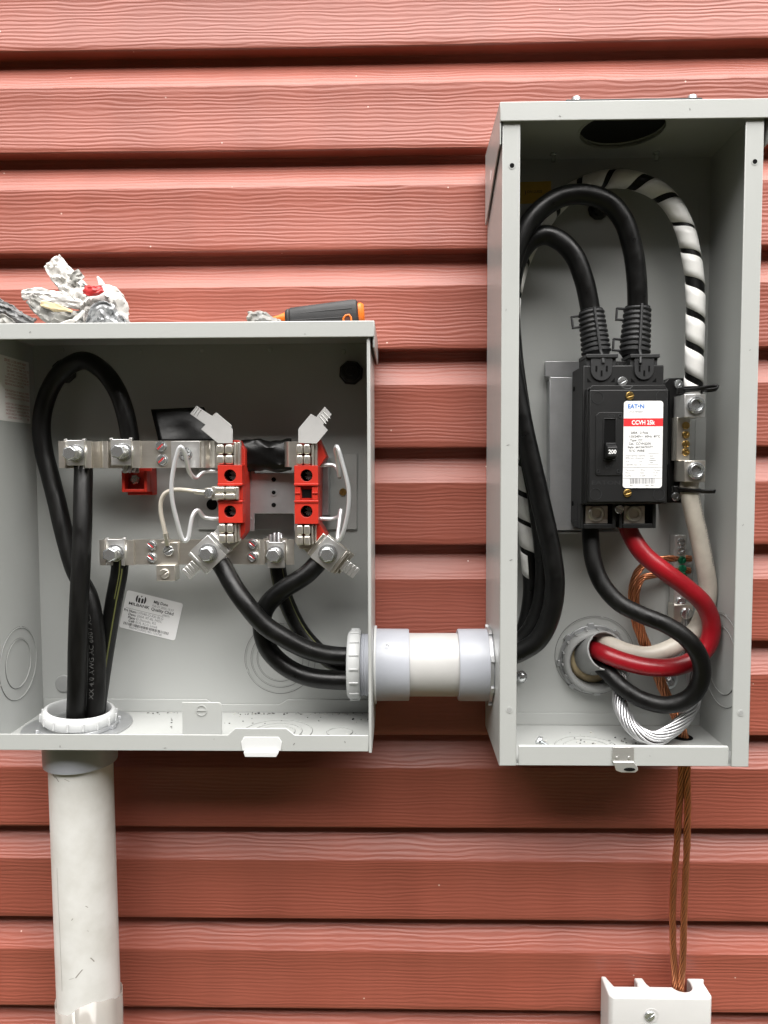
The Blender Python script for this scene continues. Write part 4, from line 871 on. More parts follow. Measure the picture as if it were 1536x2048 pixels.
for k, (a_, b__) in enumerate((('Prt Num:', 'U7040-O-KK-BLG'), ('Desc:', '200A 4T-RL MISC'), ('Plant:', 'El Dorado, KS'), ('Cell:', 'EOL RLG Line6'))):
    p_, _ = text_mesh(a_, .0037); wl_ = max(q[0] for q in p_); text(ink, a_, .0150-wl_, ht*(.455-.085*k), .0037, .0003, bold=.02); text(gr, b__, .0160, ht*(.455-.085*k), .0037, .0003)
rb_ = random.Random(5); xx = .004
while xx < wd*.86:
    w_ = rb_.choice((.0003, .0003, .0006, .0008)); ink.box(xx, xx+w_, ht*.105, ht*.175, .0003, .00035); xx += w_ + rb_.choice((.0004, .0005, .0009))
text(gr, 'MS0472100021B01150700', .0105, ht*.035, .0033, .0003)
obj('print', ink, M_INK, st, ang=0); obj('fine_print', gr, M_GREYINK, st, ang=0, kind='stuff')
# rating label on the left wall
T = frame((XL+.0003, .0495, .100), (0,0,-1), (0,1,0)); rl = thing('rating_label', 'white label with red print on the left inner wall of the meter box', 'label', (XL+.0003, .0495, .06))
b = Mb(T); b.prism([(0,0),(.0836,0),(.0836,.0625),(0,.0625)], 0, .00015); obj('paper', b, M_WALLPAPER, rl)
rd = Mb(T)
for k, s_ in enumerate(('SERIES U-200 AMP MAX','TYPE 3R ENCLOSURE','1PH 3 WIRE 240 VOLTS','200 AMP CONTINUOUS','USE WIRE CONNECTORS','TORQUE CONDUCTORS IN-LBS','LINE TERMINALS TORQUE CONN 275','REMOVE INSULATION','','FOR POSITION OF BAR NO MARK','CONDUCTORS IN WIRING OPEN','BOTTOM KNOCKOUT IN HUBS','','SHORT CIRCUIT CURRENT RATING','10,000 RMS SYM AMPS 240 VOLTS','METER NOT INCLUDED IN','SHORT-CIRCUIT CURRENT RATING')):
    if s_: text(rd, s_, .036 + (.004 if k in (1,2,3,4) else 0), .0575 - .0032*k, .0038 if k == 0 else .0029, .0002, width=min(.046, .0021*len(s_)))
text(rd, 'LISTED METER SOCKET', .040, .0030, .0026, .0002); text(rd, 'RB', .077, .0030, .0030, .0002)
obj('print', rd, M_DULLRED, rl, ang=0)

# ------------------------------------------------------------------ breaker and its fittings in the tall box
F_ = lambda x, y: (1080 + x/4.0421, 600 + y/4.0421)
def FP(pts, h): return [P2(*F_(*q), h) for q in pts]
HC = .088                                                    # front face of the breaker
bp_ = thing('breaker_bracket', 'stepped galvanised mounting plate behind the left side of the breaker', 'bracket', tuple(W(1125, 1065, .008)))
b = Mb(); b.prism(FP([(78,622),(360,622),(360,1860),(95,1860),(95,1770),(78,1770)], .030), .0282, .030); obj('plate', b, M_GALV, bp_, bevel=.0005)
b = Mb(); b.prism(FP([(42,494),(330,494),(330,618),(42,618)], .018), .0164, .018); obj('top_step', b, M_GALV, bp_, bevel=.0005)
b = Mb(); b.prism(FP([(130,1872),(650,1872),(650,1885),(130,1885)], .018), .0064, .018); b.prism(FP([(90,640),(110,640),(110,1760),(90,1760)], .028), .0064, .0280); b.prism(FP([(50,500),(66,500),(66,610),(50,610)], .016), .0064, .0162); obj('edge', b, M_GALV, bp_, bevel=.0004)
cbk = thing('circuit_breaker', 'black two pole breaker with a white label and a toggle marked 200', 'circuit breaker', tuple(W(1240, 1060, .03)))
x0, z0 = P2(*F_(395, 1650), HC-.006); x1, z1 = P2(*F_(1030, 690), HC-.006)
bx0, bx1 = P2(1152, 900, .05)[0], x1-.0005
zlow, zhigh = P2(*F_(400, 1850), .06)[1], P2(*F_(400, 505), .05)[1]
b = Mb(); b.box(bx0, bx1, P2(*F_(400,1652), .074)[1], zhigh-.006, .0306, HC-.014); b.box(bx0, bx1, zlow+.004, P2(*F_(400,1652), .074)[1]-.0002, .0306, .045); obj('case', b, M_BREAKER, cbk, bevel=.0012)
b = Mb(); b.prism([(x0-.0030, z0+.0002), (x1+.0012, z0+.0002), (x1+.0012, z1-.004), (x1-.003, z1+.0005), (x0+.002, z1+.0005), (x0-.0030, z1-.003)], HC-.0138, HC-.0062); obj('mid_cover', b, M_BREAKER, cbk, bevel=.0008)
fx0, fz0 = P2(*F_(392, 1636), HC); fx1, fz1 = P2(*F_(1036, 722), HC)
b = Mb(); b.box(fx0, fx1, fz0, fz1, HC-.0060, HC); cover = obj('front_cover', b, M_BREAKER, cbk, bevel=.0009, seg=3)
b = Mb()                                                     # raised notch at the top edge
b.prism([(fx0-.0005, fz1+.0002), (fx1-.001, fz1+.0002), (fx1-.002, fz1+.0042), (P2(*F_(760,680),HC)[0], fz1+.0042), (P2(*F_(735,705),HC)[0], fz1+.0014), (P2(*F_(690,705),HC)[0], fz1+.0014), (P2(*F_(660,680),HC)[0], fz1+.0042), (P2(*F_(430,680),HC)[0], fz1+.0042), (P2(*F_(405,700),HC)[0], fz1+.002)], HC-.0060, HC-.0016); obj('top_ridge', b, M_BREAKER, cbk, bevel=.0004)
for q in ((467,790),(985,780),(450,1568),(962,1570)):
    c = W(*F_(*q), HC); b = Mb(); b.ring((c.x, c.y, HC+.00005), (0,0,1), .0051, .0055, 0, .0003, 32); obj('moulding_ring', b, M_SHROUD, cover)
for q in ((725,775),(707,1560)):
    c = W(*F_(*q), HC); screw(cbk, (c.x, c.y, HC+.0001), .0037, .0014, M_BRASS, slot=.3); 
c = W(*F_(665,660), HC-.012); screw(cbk, (c.x, c.y, HC-.0128), .0044, .003, M_ZINC, slot=.5)
c = W(*F_(640,1690), .070); screw(cbk, (c.x, c.y, .0690), .0042, .003, M_ZINC, slot=-.6)
# toggle escutcheon
ex0, ez0 = P2(*F_(447, 1420), HC+.001); ex1, ez1 = P2(*F_(682, 906), HC+.001)
sx0, sz0 = P2(*F_(515, 1290), HC+.001); sx1, sz1 = P2(*F_(610, 962), HC+.001)
b = Mb(); b.prism([(ex0+.002, ez0), (ex1-.003, ez0), (ex1, ez0+.003), (ex1, ez1-.002), (ex1-.002, ez1), (ex0+.003, ez1), (ex0, ez1-.003), (ex0, ez0+.002)], HC+.0001, HC+.0008); esc = obj('escutcheon', b, M_BREAKER, cbk, bevel=.0004)
e = .0008
for bb in ((sx0-e, sx0, sz0-e, sz1+e), (sx1, sx1+e, sz0-e, sz1+e), (sx0+.0001, sx1-.0001, sz1, sz1+e), (sx0+.0001, sx1-.0001, sz0-e, sz0)):
    b = Mb(); b.box(*bb, HC+.0009, HC+.0016); obj('slot_frame', b, M_BREAKER, esc, bevel=.0003)
b = Mb(); b.box(sx0+.0001, sx1-.0001, sz0+.0001, sz1-.0001, HC+.0009, HC+.0010); obj('slot', b, M_HOLE, esc)
for q in ((648,938),(472,1385),(636,1385)):
    c = W(*F_(*q), HC+.001); b = Mb(); b.ring((c.x, c.y, HC+.0009), (0,0,1), .0011, .0017, 0, .0004, 18); obj('pin_ring', b, M_SHROUD, esc)
hx0, hz0 = P2(*F_(519, 1288), HC+.008); hx1, hz1 = P2(*F_(606, 1160), HC+.008)
tx0, tz0 = P2(*F_(545, 1266), HC+.012); tx1, tz1 = P2(*F_(626, 1190), HC+.012)
b = Mb(); b.box(sx0+.0006, sx1-.0006, sz0+.0008, sz0+.0008+(hz1-hz0), HC+.0012, HC+.006)
vs_ = [(sx0+.0008, sz0+.0012, HC+.0061), (sx1-.0008, sz0+.0012, HC+.0061), (sx1-.0008, sz0+.0135, HC+.0061), (sx0+.0008, sz0+.0135, HC+.0061), (tx0, tz0, HC+.012), (tx1, tz0, HC+.012), (tx1, tz1, HC+.012), (tx0, tz1, HC+.012)]
b.add(vs_, [(0,3,2,1),(4,5,6,7),(0,1,5,4),(1,2,6,5),(2,3,7,6),(3,0,4,7)]); tg = obj('toggle', b, M_BREAKER, cbk, bevel=.0005)
b = Mb(frame((0,0,HC+.0121))); text(b, '200', (tx0+tx1)/2, tz0+.0026, .0052, 0, width=(tx1-tx0)*.80, bold=.02, center=True); obj('print', b, M_WHITEINK, tg, ang=0)
b = Mb(frame((0,0,HC+.0010))); text(b, 'ON', (ex0+ex1)/2+.001, sz1+.0018, .0044, 0, bold=.01, center=True); text(b, 'OFF', (ex0+ex1)/2, sz0-.0082, .0046, 0, bold=.01, center=True); obj('embossed_print', b, M_SHROUD, esc, ang=0)
b = Mb(frame((0,0,HC+.0002))); c = W(*F_(560,1492), HC); text(b, 'EATON', c.x-.003, c.y, .0052, 0, width=.026, bold=.015, center=True); obj('embossed_print', b, M_SHROUD, cover, ang=0)
# label
lx0, lz0 = P2(*F_(668, 1520), HC+.001); lx1, lz1 = P2(*F_(1000, 815), HC+.001); lw, lh = lx1-lx0-.0004, lz1-lz0
T = frame((lx0, lz0, HC+.0010)); b = Mb(T); b.prism(rrect(lw, lh, .0028), 0, .0002); lab = obj('label', b, M_PAPER, cbk, label='white breaker label with a red band')
zf = lambda y: lh*(1520-y)/(1520-815)                         # zoomed picture row to label height
xf = lambda x: lw*(x-668)/(1000-668)
b = Mb(T); b.box(0.00005, lw-.00005, zf(1020), zf(955), .00022, .00028); obj('red_band', b, M_REDINK, lab)
b = Mb(T); text(b, 'CCVH 25k', lw/2, zf(1005), .0055, .0003, width=xf(932)-xf(735), bold=.025, center=True); obj('band_print', b, M_WHITEINK, lab, ang=0)
b = Mb(T); text(b, 'EAT', xf(700), zf(874), .0052, .0003, width=xf(783)-xf(700), bold=.03); text(b, 'N', xf(802), zf(874), .0052, .0003, width=xf(838)-xf(802), bold=.03); b.cyl((xf(793), zf(857), .0002), (0,0,1), .0007, .0002, 12); obj('maker_print', b, M_BLUEINK, lab, ang=0)
ink = Mb(T); gr = Mb(T)
for x_, y_, s_ in ((728,1080,'200A'),(808,1080,'2 Pole'),(714,1110,'120/240V~  60Hz  40°C'),(724,1140,'Type  CC'),(712,1168,'Cat.  CCVH2200'),(704,1196,'Style  66C3673G77'),(712,1226,'75°C  WIRE')):
    text(ink, s_, xf(x_), zf(y_), .0029, .0003, bold=.012)
text(gr, 'Circuit Breaker', xf(702), zf(908), .0027, .0003, width=xf(830)-xf(702))
for x_, y_, s_ in ((688,1262,'Interrupting Capacity'),(688,1282,'RMS Sym. Amperes'),(688,1310,'Volt'),(806,1310,'kA'),(688,1336,'120/240 Vac'),(806,1336,'25'),(688,1380,'Terminals'),(815,1380,'Wire'),(925,1380,'Torque'),(688,1402,'Wire'),(815,1402,'Size'),(925,1402,'In. lb.'),(688,1426,'Cu/AL'),(815,1426,'2-300'),(925,1426,'275'),(728,1506,'862'),(850,1506,'1486'),(905,1506,'862')):
    text(gr, s_, xf(x_), zf(y_), .0021, .0003)
for y_ in (1352, 1441): gr.box(.0004, lw-.0004, zf(y_)-.00012, zf(y_)+.00012, .0003, .00034)
for yy in (1240, 1330): gr.box(xf(878), xf(970), zf(yy)-.0001, zf(yy)+.0001, .0003, .00034)
for k in range(4): gr.box(xf(890+6*(k % 2)), xf(925+10*(k % 3)), zf(1260+18*k)-.0002, zf(1260+18*k)+.0002, .0003, .00034)
rb_ = random.Random(11); xx = xf(728)
while xx < xf(935):
    w_ = rb_.choice((.00025, .0003, .0005, .0007)); gr.box(xx, xx+w_, zf(1485), zf(1441), .0003, .00034); xx += w_ + rb_.choice((.0003, .0004, .0008))
obj('print', ink, M_INK, lab, ang=0); obj('fine_print', gr, M_GREYINK, lab, ang=0, kind='stuff')
# terminal housings at the bottom
for xa, xb_, sc_, lx in (((325,1655),(615,1848),(455,1728),(365,550)), ((640,1655),(940,1845),(758,1728),(675,850))):
    u0, v0 = P2(*F_(xa[0], xb_[1]), .070); u1, v1 = P2(*F_(xb_[0], 1650), .070)
    b = Mb(); b.box(u0, u1, v0+.0068, v1+.002, .0308, .058); hs_ = obj('terminal_housing', b, M_BREAKER, cbk, bevel=.0006)
    for bb in ((u0, u0+.0030, v0, v1+.0018, .0582, .0700), (u1-.0032, u1, v0, v1+.0018, .0582, .0700), (u0+.0032, u1-.0034, v0, v0+.0042, .0582, .0705), (u0, u1, v0, v0+.0066, .040, .0580)):
        b = Mb(); b.box(*bb); obj('wall', b, M_BREAKER, hs_, bevel=.0004)
    l0, m0 = P2(*F_(lx[0], 1808), .066); l1, m1 = P2(*F_(lx[1], 1662), .066)
    b = Mb(); b.box(l0, l1, m0, m1, .0582, .066); lg = obj('lug', b, M_TIN, cbk, bevel=.0006)
    c = W(*F_(*sc_), .066); socket_screw(lg, (c.x, c.y, .0660), .0078, .0022, M_TIN)
b = Mb(); u0, v0 = P2(*F_(590, 1790), .066); u1, v1 = P2(*F_(665, 1650), .066); b.box(u0, u1, v0, v1, .045, .066); obj('centre_web', b, M_BREAKER, cbk, bevel=.0005)
for q in ((246,720),(230,1645)): c = W(*F_(*q), .040); b = Mb(frame((bx0-.0001, c.y, .040), (0,0,1), (0,1,0))); b.cyl((0,0,0), (0,0,1), .0024, .0006, 16); obj('case_rivet', b, M_HOLE, cbk)
b = Mb(); u0, v0 = P2(*F_(610, 668), .064); u1, v1 = P2(*F_(745, 490), .064); b.box(u0, u1, v0, v1, .040, .062)
for k in range(4): b.box(u0+.001+.004*k, u0+.003+.004*k, v0+.003, v1-.003, .0621, .0645)
obj('vent_grille', b, M_BREAKER, cbk, bevel=.0004)

# ribbed terminal shrouds
def shroud(label, top, bot, wt, wb, base, slant):
    A, C = W(*top, .052), W(*bot, .056); th = thing('terminal_shroud', label, 'terminal cover', tuple(C), 'ribbed charcoal shrouds on the breaker')
    axv = (A - C); L = axv.length; axv.normalize(); n = 9; prof = [(wb/2*.8, -.002)]
    for k in range(n):
        f = (k+.5)/n; r_ = (wb*(1-f) + wt*f)/2; d = L*k/n
        prof += [(r_*.89, d+L/n*.10), (r_, d+L/n*.36), (r_, d+L/n*.66), (r_*.89, d+L/n*.92)]
    prof += [(wt/2*.92, L+.0005), (wt/2*.80, L+.0012)]
    b = Mb(); b.lathe(C, axv, prof, 40); obj('bellows', b, M_SHROUD, th, ang=50)
    b = Mb(); off = Vector((0,0,1)) - axv*axv.z; off.normalize()
    b.tube([C + off*(wb/2+.0004), C.lerp(A, .5) + off*((wb+wt)/4+.0006), A + off*(wt/2+.0006)], .0014, 8); b.tube([C + off*(wb/2+.0004), C + off*(wb/2+.004) - axv*.005, C + off*(wb/2+.005) - axv*.013], .0014, 8); obj('spine', b, M_SHROUD, th, bevel=0)
    side = axv.cross(off)*-1
    if side.x > 0: side = -side
    for f in ((.80,) if slant else (.84, .18)):
        p = C.lerp(A, f) + side*((wb*(1-f) + wt*f)/2); T = frame(p, side, axv)
        b = Mb(T)
        for bb in ((-.001, .0072, .0046, .0062), (-.001, .0072, -.0062, -.0046), (.0056, .0072, -.0045, .0045)): b.box(*bb, -.002, .002)
        obj('loop', b, M_SHROUD, th, bevel=.0004)
    x0, x1, y0, y1 = base; hz = .076
    u0, v0 = P2(x0, y1, hz); u1, v1 = P2(x1, y0, hz); w_ = u1-u0; hh = v1-v0
    b = Mb(); b.box(u0, u1, v0, v1, .046, hz-.0022); bs_ = obj('base', b, M_SHROUD, th, bevel=.0008)
    b = Mb(); b.box(u0-.0008, u1+.0012, v1-.0030, v1+.0006, .048, hz+.0006); obj('shoulder', b, M_SHROUD, th, bevel=.0006)
    cx = (u0+u1)/2; r_ = w_*.36; zc = v0 + hh*.46
    pts = [(cx - r_, v1-.0034)] + [(cx - r_*math.cos(R(a)), zc - r_*math.sin(R(a))) for a in range(0, 181, 12)] + [(cx + r_, v1-.0034)]
    b = Mb(); b.prism(pts, hz-.0020, hz-.0004); pn = obj('tongue', b, M_SHROUD, th, bevel=.0005)
    for dx in (-.48, 0, .48):
        b = Mb(); zz = zc + (.0012 if dx else -.0030); b.box(cx+dx*r_-.0008, cx+dx*r_+.0008, zz-.0026, zz+.0026, hz-.0003, hz-.0001); obj('slit', b, M_HOLE, pn)
    for s_ in (-1, 1):
        xo = cx + s_*w_*.46; b = Mb(); b.prism([(xo, v0+.0008), (xo - s_*.0040, v0+.0008), (xo, v0+.0050)], hz-.0020, hz-.0019); obj('gusset_hole', b, M_HOLE, bs_)
shroud('left one of the two ribbed charcoal shrouds on top of the breaker', (1182, 623), (1193, 709), .0245, .0280, (1173, 1234, 709, 766), True)
shroud('right one of the two ribbed charcoal shrouds on top of the breaker', (1275, 616), (1269, 709), .0255, .0292, (1261, 1317, 709, 766), False)

# neutral terminal bar with two big lugs
nt = thing('neutral_terminal', 'silver terminal bar with two large lugs right of the breaker', 'terminal bar', tuple(W(1380, 1000, .01)))
b = Mb(); b.prism(FP([(985,690),(1040,630),(1165,630),(1165,1640),(1030,1640),(1030,1335),(1040,1320),(1040,745)], .034), .0066, .034); obj('insulating_base', b, M_BLACK, nt, bevel=.001)
u0, v0 = P2(*F_(1100, 1300), .048); u1, v1 = P2(*F_(1216, 945), .048); b = Mb(); b.box(u0, u1, v0, v1, .0342, .048); obj('bar', b, M_TIN, nt, bevel=.0005)
for k, y_ in enumerate((1015, 1090, 1165, 1230)): c = W(*F_(1177, y_), .048); screw(nt, (c.x, c.y, .0481), .0036, .0022, M_BRASS, slot=.4+.7*k)
for ya, yb_, sy in ((760, 948, 850), (1297, 1472, 1380)):
    u0, v0 = P2(*F_(1165, yb_), .064); u1, v1 = P2(*F_(1340, ya), .064); b = Mb(); b.box(u0, u1, v0, v1, .0365, .064); lg = obj('lug', b, M_ALU if ya < 900 else M_TIN, nt, bevel=.0006)
    c = W(*F_(1255, sy), .064); socket_screw(lg, (c.x, c.y, .0641), .0082, .0036)
for q in ((1115,680),(1095,1590)): c = W(*F_(*q), .034); screw(nt, (c.x, c.y, .0341), .0044, .0030, M_ZINC, slot=.8)
def tie(label, cpx, h, r, tail):
    th = thing('cable_tie', label, 'cable tie', tuple(W(*cpx, h)), 'black cable ties on the neutral cable'); c = W(*cpx, h)
    b = Mb(); b.lathe((c.x, c.y-.0018, c.z), (.03,1,0), [(r,0),(r+.0014,0),(r+.0014,.0040),(r,.0040)], 32, closed=True); obj('band', b, M_BLACK, th)
    b = Mb(); rows = []
    P = curve([W(*q) for q in tail], .003)
    for s_ in (-.0020, .0020): rows.append([p + Vector((0, s_*.75, s_*.65)) for p in P])
    b.grid(rows); obj('tail', b, M_BLACK, th, solid=.0012)
    b = Mb(); q = W(*tail[0]); b.box(q.x-.003, q.x+.003, q.y-.003, q.y+.003, q.z-.004, q.z+.002); obj('head', b, M_BLACK, th, bevel=.0006)
tie('black cable tie on the taped neutral cable above the upper lug', (1388, 779), .051, .0094, [(1362,781,.056),(1390,779,.064),(1415,774,.070),(1436,772,.074),(1433,778,.076),(1410,781,.072)])
tie('black cable tie round the white cable below the lower lug', (1379, 981), .050, .0090, [(1352,978,.052),(1385,981,.062),(1410,983,.070),(1431,983,.074)])

# ground bar
gb = thing('ground_bar', 'narrow silver ground bar with green screws behind the red cable', 'terminal bar', tuple(W(1358, 1250, .008)))
u0, v0 = P2(1347, 1212, .022); u1, v1 = P2(1373, 1070, .022); b = Mb(); b.box(u0, u1, v0, v1, .0095, .022); b.box(u0+.002, u1-.002, v0, v1, .0064, .0094); obj('bar', b, M_ALU, gb, bevel=.0006)
for k, (px, py, m_) in enumerate(((1362,1084,M_ZINC),(1362,1100,M_ZINC),(1363,1120,M_GREEN),(1364,1137,M_GREEN),(1365,1152,M_GREEN))): c = W(px, py, .022); screw(gb, (c.x, c.y, .0221), .0040, .0026, m_, slot=.5*k)
u0, v0 = P2(1347, 1244, .026); u1, v1 = P2(1387, 1209, .026); b = Mb(); b.box(u0, u1, v0, v1, .0095, .026); lg = obj('lug', b, M_TIN, gb, bevel=.0007)
c = W(1372, 1227, .026); screw(gb, (c.x, c.y, .0261), .0060, .0034, M_ZINC, slot=1.5); c = W(1361, 1203, .022); screw(gb, (c.x, c.y, .0221), .0045, .003, M_ZINC, slot=.2)
# yellow sticker
T = frame(W(1036, 408, HB+.0003), (1,.02,0), (-.02,1,0)); b = Mb(T); b.box(0, .0335, 0, .0215, 0, .0002); ys = thing('warning_sticker', 'small yellow sticker in the dark upper left corner of the tall box', 'sticker', tuple(W(1060, 405, HB)))
obj('paper', b, M_YELLOW, ys); b = Mb(T); text(b, 'ON LUGS', .009, .0105, .0036, .0003, bold=.01); text(b, ') ', .0065, .0095, .006, .0003); obj('print', b, M_INK, ys, ang=0)
# loose screw on the floor
c = W(1084, 1471, .070); T = frame((c.x, VB+t+.0050, .072), (.72,-.35,.55), (.3,.93,.1)); T = frame((c.x, VB+t+.0052, .072), (.80,-.42,.42), Vector((.80,-.42,.42)).cross(Vector((0,1,0))).cross(Vector((.80,-.42,.42)))*1)
b = Mb(T); b.lathe((-.003,0,0), (1,0,0), [(.0036,-.003),(.0042,-.002),(.0042,0)], 6); b.lathe((-.003,0,0), (1,0,0), [(.0052,.0001),(.0052,.0010)], 20)
pr = []
for k in range(14): pr += [(.0019, .0011+.0007*k), (.0024, .0011+.0007*k+.00035)]
b.lathe((-.003,0,0), (1,0,0), pr + [(.0008, .0125)], 14); obj('loose_screw', b, M_ZINC, label='loose self tapping screw lying on the floor of the tall box', cat='screw', ang=30)

# ------------------------------------------------------------------ white bonding box at the bottom
ibt = thing('bonding_box', 'white plastic bonding terminal box where the two copper wires end', 'terminal box', tuple(W(1325, 2048, .0)))
IX0, IX1 = .2165, .3222; IZ = -.5440; IHF = .034
T = frame((0, IZ, 0), (1,0,0), (0,0,1), (0,-1,0))             # plan outline in (X,h), extruded downwards
xq = lambda p: W(p, 1960, .012).x
plan = [(IX0-.0005, .001), (xq(1217), .001), (xq(1219), .006), (xq(1226), .0165), (xq(1272), .0165), (xq(1274), .012), (xq(1273), .003), (xq(1290), .003), (xq(1293), .012), (xq(1297), .0165), (xq(1338), .0165)]
cxh = xq(1361); plan += [(cxh + .0105*math.cos(R(a)), .0145 + .0095*math.sin(R(a))) for a in range(170, 9, -16)]
plan += [(xq(1382), .010), (xq(1379), .003), (xq(1415), .003), (IX1, .010), (IX1+.0004, IHF-.004), (IX1-.003, IHF), (IX0+.003, IHF), (IX0-.0004, IHF-.004)]
b = Mb(T); b.prism(plan, 0, .092); fr_ = obj('cover', b, M_WHITEBOX, ibt, bevel=.0024, seg=4, ang=50)
c = W(1299, 2031, IHF); b = Mb(); b.ring((c.x+.002, c.y, IHF-.0001), (0,0,1), .0060, .0078, -.0001, .0004, 32); obj('screw_recess', b, M_WHITEBOX, fr_)
screw(fr_, (c.x, c.y, IHF), .0052, .0020, M_ZINC, slot=.7)

# ------------------------------------------------------------------ rubbish and a tool lying on the meter box
ZTOP = ZT + .0017
def crumple(name, parent, ctrl, width, m, amp=.006, nu=44, nv=16, seed=0, curl=1.2, label=None, cat=None, fine=.0008):
    """crumpled strip: follows control points (px,py,h), curled across, creased by ridged noise"""
    P = curve([W(*q[:3]) for q in ctrl], .001); rows = []; fr = frames(P); n = len(fr)
    for j in range(nv+1):
        row = []
        for i in range(nu+1):
            k = min(n-1, int(i/nu*(n-1))); p, t_, N, Bn = fr[k]; f = i/nu
            w_ = width[0]*(1-f) + width[1]*f if len(width) == 2 else (width[0]*(1-2*f) + width[1]*2*f if f < .5 else width[1]*(2-2*f) + width[2]*(2*f-1))
            a = (j/nv - .5)*2*curl; q = p + Bn*(math.sin(a)/max(curl, .1))*w_ + N*(math.cos(a) - .5)*w_*.6
            v = Vector((i*.10 + seed*9, j*.22, seed)); d = 1 - 2*abs(noise.noise(v)); d2 = 1 - 2*abs(noise.noise(v*2.3 + Vector((5,5,5)))); d3 = 1 - 2*abs(noise.noise(v*4.5 + Vector((2,9,1))))
            q = q + N*(d*amp + d2*amp*.28) + Bn*(d2*amp*.35 + d3*fine*.5) + noise.noise_vector(v*2.2)*fine + N*d3*fine*.5
            if q.y < ZTOP + .0006: q.y = ZTOP + .0006 + .0004*abs(d)
            row.append(q)
        rows.append(row)
    b = Mb(); b.grid(rows); return obj(name, b, m, parent, ang=32, solid=.0005, label=label, cat=cat)
M_WAD = mat('white_foil_tape_waste', (.62, .605, .58), .5, var=.12, vscale=40, col2=(.50, .48, .45))
M_WADGREY = mat('grey_sticky_waste', (.16, .16, .155), .45, var=.6, vscale=45, col2=(.36, .35, .32))
M_WADDARK = mat('dark_grey_waste', (.085, .087, .088), .4, var=.5, vscale=60, col2=(.20, .20, .20))
M_SILVER = mat('silver_foil', (.42, .43, .44), .32, .4, var=.25, vscale=90)
wd_ = thing('crumpled_wrapper', 'crumpled white and grey wrapper waste on the left end of the meter box', 'waste', (W(160,650,.06).x, ZTOP, .06))
crumple('main_wad', wd_, [(172,648,.062),(182,612,.064),(205,596,.066),(232,606,.064),(243,650,.060)], (.011, .018, .013), M_WAD, .0050, seed=1, curl=1.3)
crumple('main_wad', wd_, [(185,652,.072),(205,622,.076),(228,636,.072),(262,656,.066)], (.008, .012, .005), M_SILVER, .0035, seed=2, curl=1.0)
crumple('plume', wd_, [(176,610,.064),(160,588,.064),(138,567,.062),(120,545,.060),(107,526,.058)], (.011, .0130, .0105), M_WAD, .0030, seed=3, curl=.8)
crumple('plume_fold', wd_, [(146,570,.066),(152,556,.066),(163,549,.064)], (.005, .006), M_WADGREY, .003, 16, 8, seed=4, curl=.8)
crumple('red_scrap', wd_, [(172,580,.080),(188,582,.083),(205,578,.080)], (.004, .0055, .004), mat('red_wrapper', (.42, .02, .02), .45), .0018, 18, 8, seed=5, curl=.9)
crumple('spike', wd_, [(208,590,.063),(204,572,.062),(197,556,.060)], (.006, .0014), M_WAD, .0014, 14, 6, seed=6, curl=.9)
crumple('dark_scrap', wd_, [(160,568,.068),(172,574,.068),(184,580,.067)], (.003, .003), M_WADDARK, .0016, 12, 6, seed=7, curl=.9)
crumple('left_arm', wd_, [(168,608,.066),(140,604,.066),(105,598,.064),(75,590,.062),(48,592,.060)], (.008, .0085, .006), M_WAD, .0016, seed=8, curl=1.0)
crumple('sticky_fold', wd_, [(168,640,.074),(130,640,.078),(95,626,.076),(62,600,.072)], (.009, .013, .007), M_WADGREY, .0034, seed=9, curl=1.2)
crumple('cream_fold', wd_, [(85,606,.082),(105,612,.084),(130,618,.084),(146,622,.082)], (.003, .0045, .001), M_FOAM, .0010, 18, 6, seed=10, curl=.9)
crumple('lower_hem', wd_, [(170,624,.082),(150,642,.084),(128,650,.084),(112,652,.083)], (.002, .0025, .002), M_WAD, .0012, 22, 6, seed=15, curl=.9)
gw_ = thing('crumpled_scrap', 'dark grey crumpled sheet scrap at the far left edge of the meter box top', 'waste', (W(25,650,.06).x, ZTOP, .06))
crumple('roll', gw_, [(-20,600,.064),(10,618,.066),(40,636,.066),(72,648,.064)], (.010, .010, .007), M_WADDARK, .0034, seed=11, curl=1.4)
crumple('crease', gw_, [(-12,645,.078),(12,640,.080),(30,652,.078)], (.007, .006), M_WADGREY, .0036, 20, 8, seed=12, curl=1.0)
crumple('foil_scrap', None, [(502,638,.070),(515,636,.074),(540,644,.076),(572,654,.076)], (.009, .009, .005), M_WADGREY, .0042, 24, 10, seed=13, curl=1.2, label='small crumpled grey foil scrap left of the tool handle', cat='waste')
tl = thing('hand_tool', 'charcoal tool handle with orange end cap lying on the meter box', 'tool', (W(650,648,.06).x, ZTOP, .06))
A, C = W(573, 638, .060), W(717, 628, .060); axv = (C-A).normalized(); L = (C-A).length
T = frame(A, axv, Vector((0,0,1)).cross(axv)); hr = .0112
def section(x, ry, rh, n=20, e=.62):
    return [(x, ry*math.copysign(abs(math.sin(2*math.pi*k/n))**e, math.sin(2*math.pi*k/n)), rh*math.copysign(abs(math.cos(2*math.pi*k/n))**e, math.cos(2*math.pi*k/n))) for k in range(n)]
def loft(T, secs):
    b = Mb(T); n = len(secs[0]); vs_ = [p for s_ in secs for p in s_]; fs = [(i*n+k, (i+1)*n+k, (i+1)*n+(k+1)%n, i*n+(k+1)%n) for i in range(len(secs)-1) for k in range(n)]
    return b.add(vs_, fs + [tuple(range(n)), tuple(range((len(secs)-1)*n, len(secs)*n))[::-1]])
b = loft(T, [section(.0, .0075, .008), section(.002, .0088, .0095), section(.0035, .0085, .009), section(.005, .0095, .0105), section(L*.5, .0112, .0122), section(L*.93, .0130, .0136), section(L*.98, .0126, .013), section(L, .0105, .011)]); obj('grip', b, M_GRIP, tl, ang=40)
b = loft(T, [section(L+.0002, .0095, .0105), section(L+.003, .0098, .0108), section(L+.0055, .0080, .009)]); obj('end_cap', b, M_ORANGE, tl, ang=40)
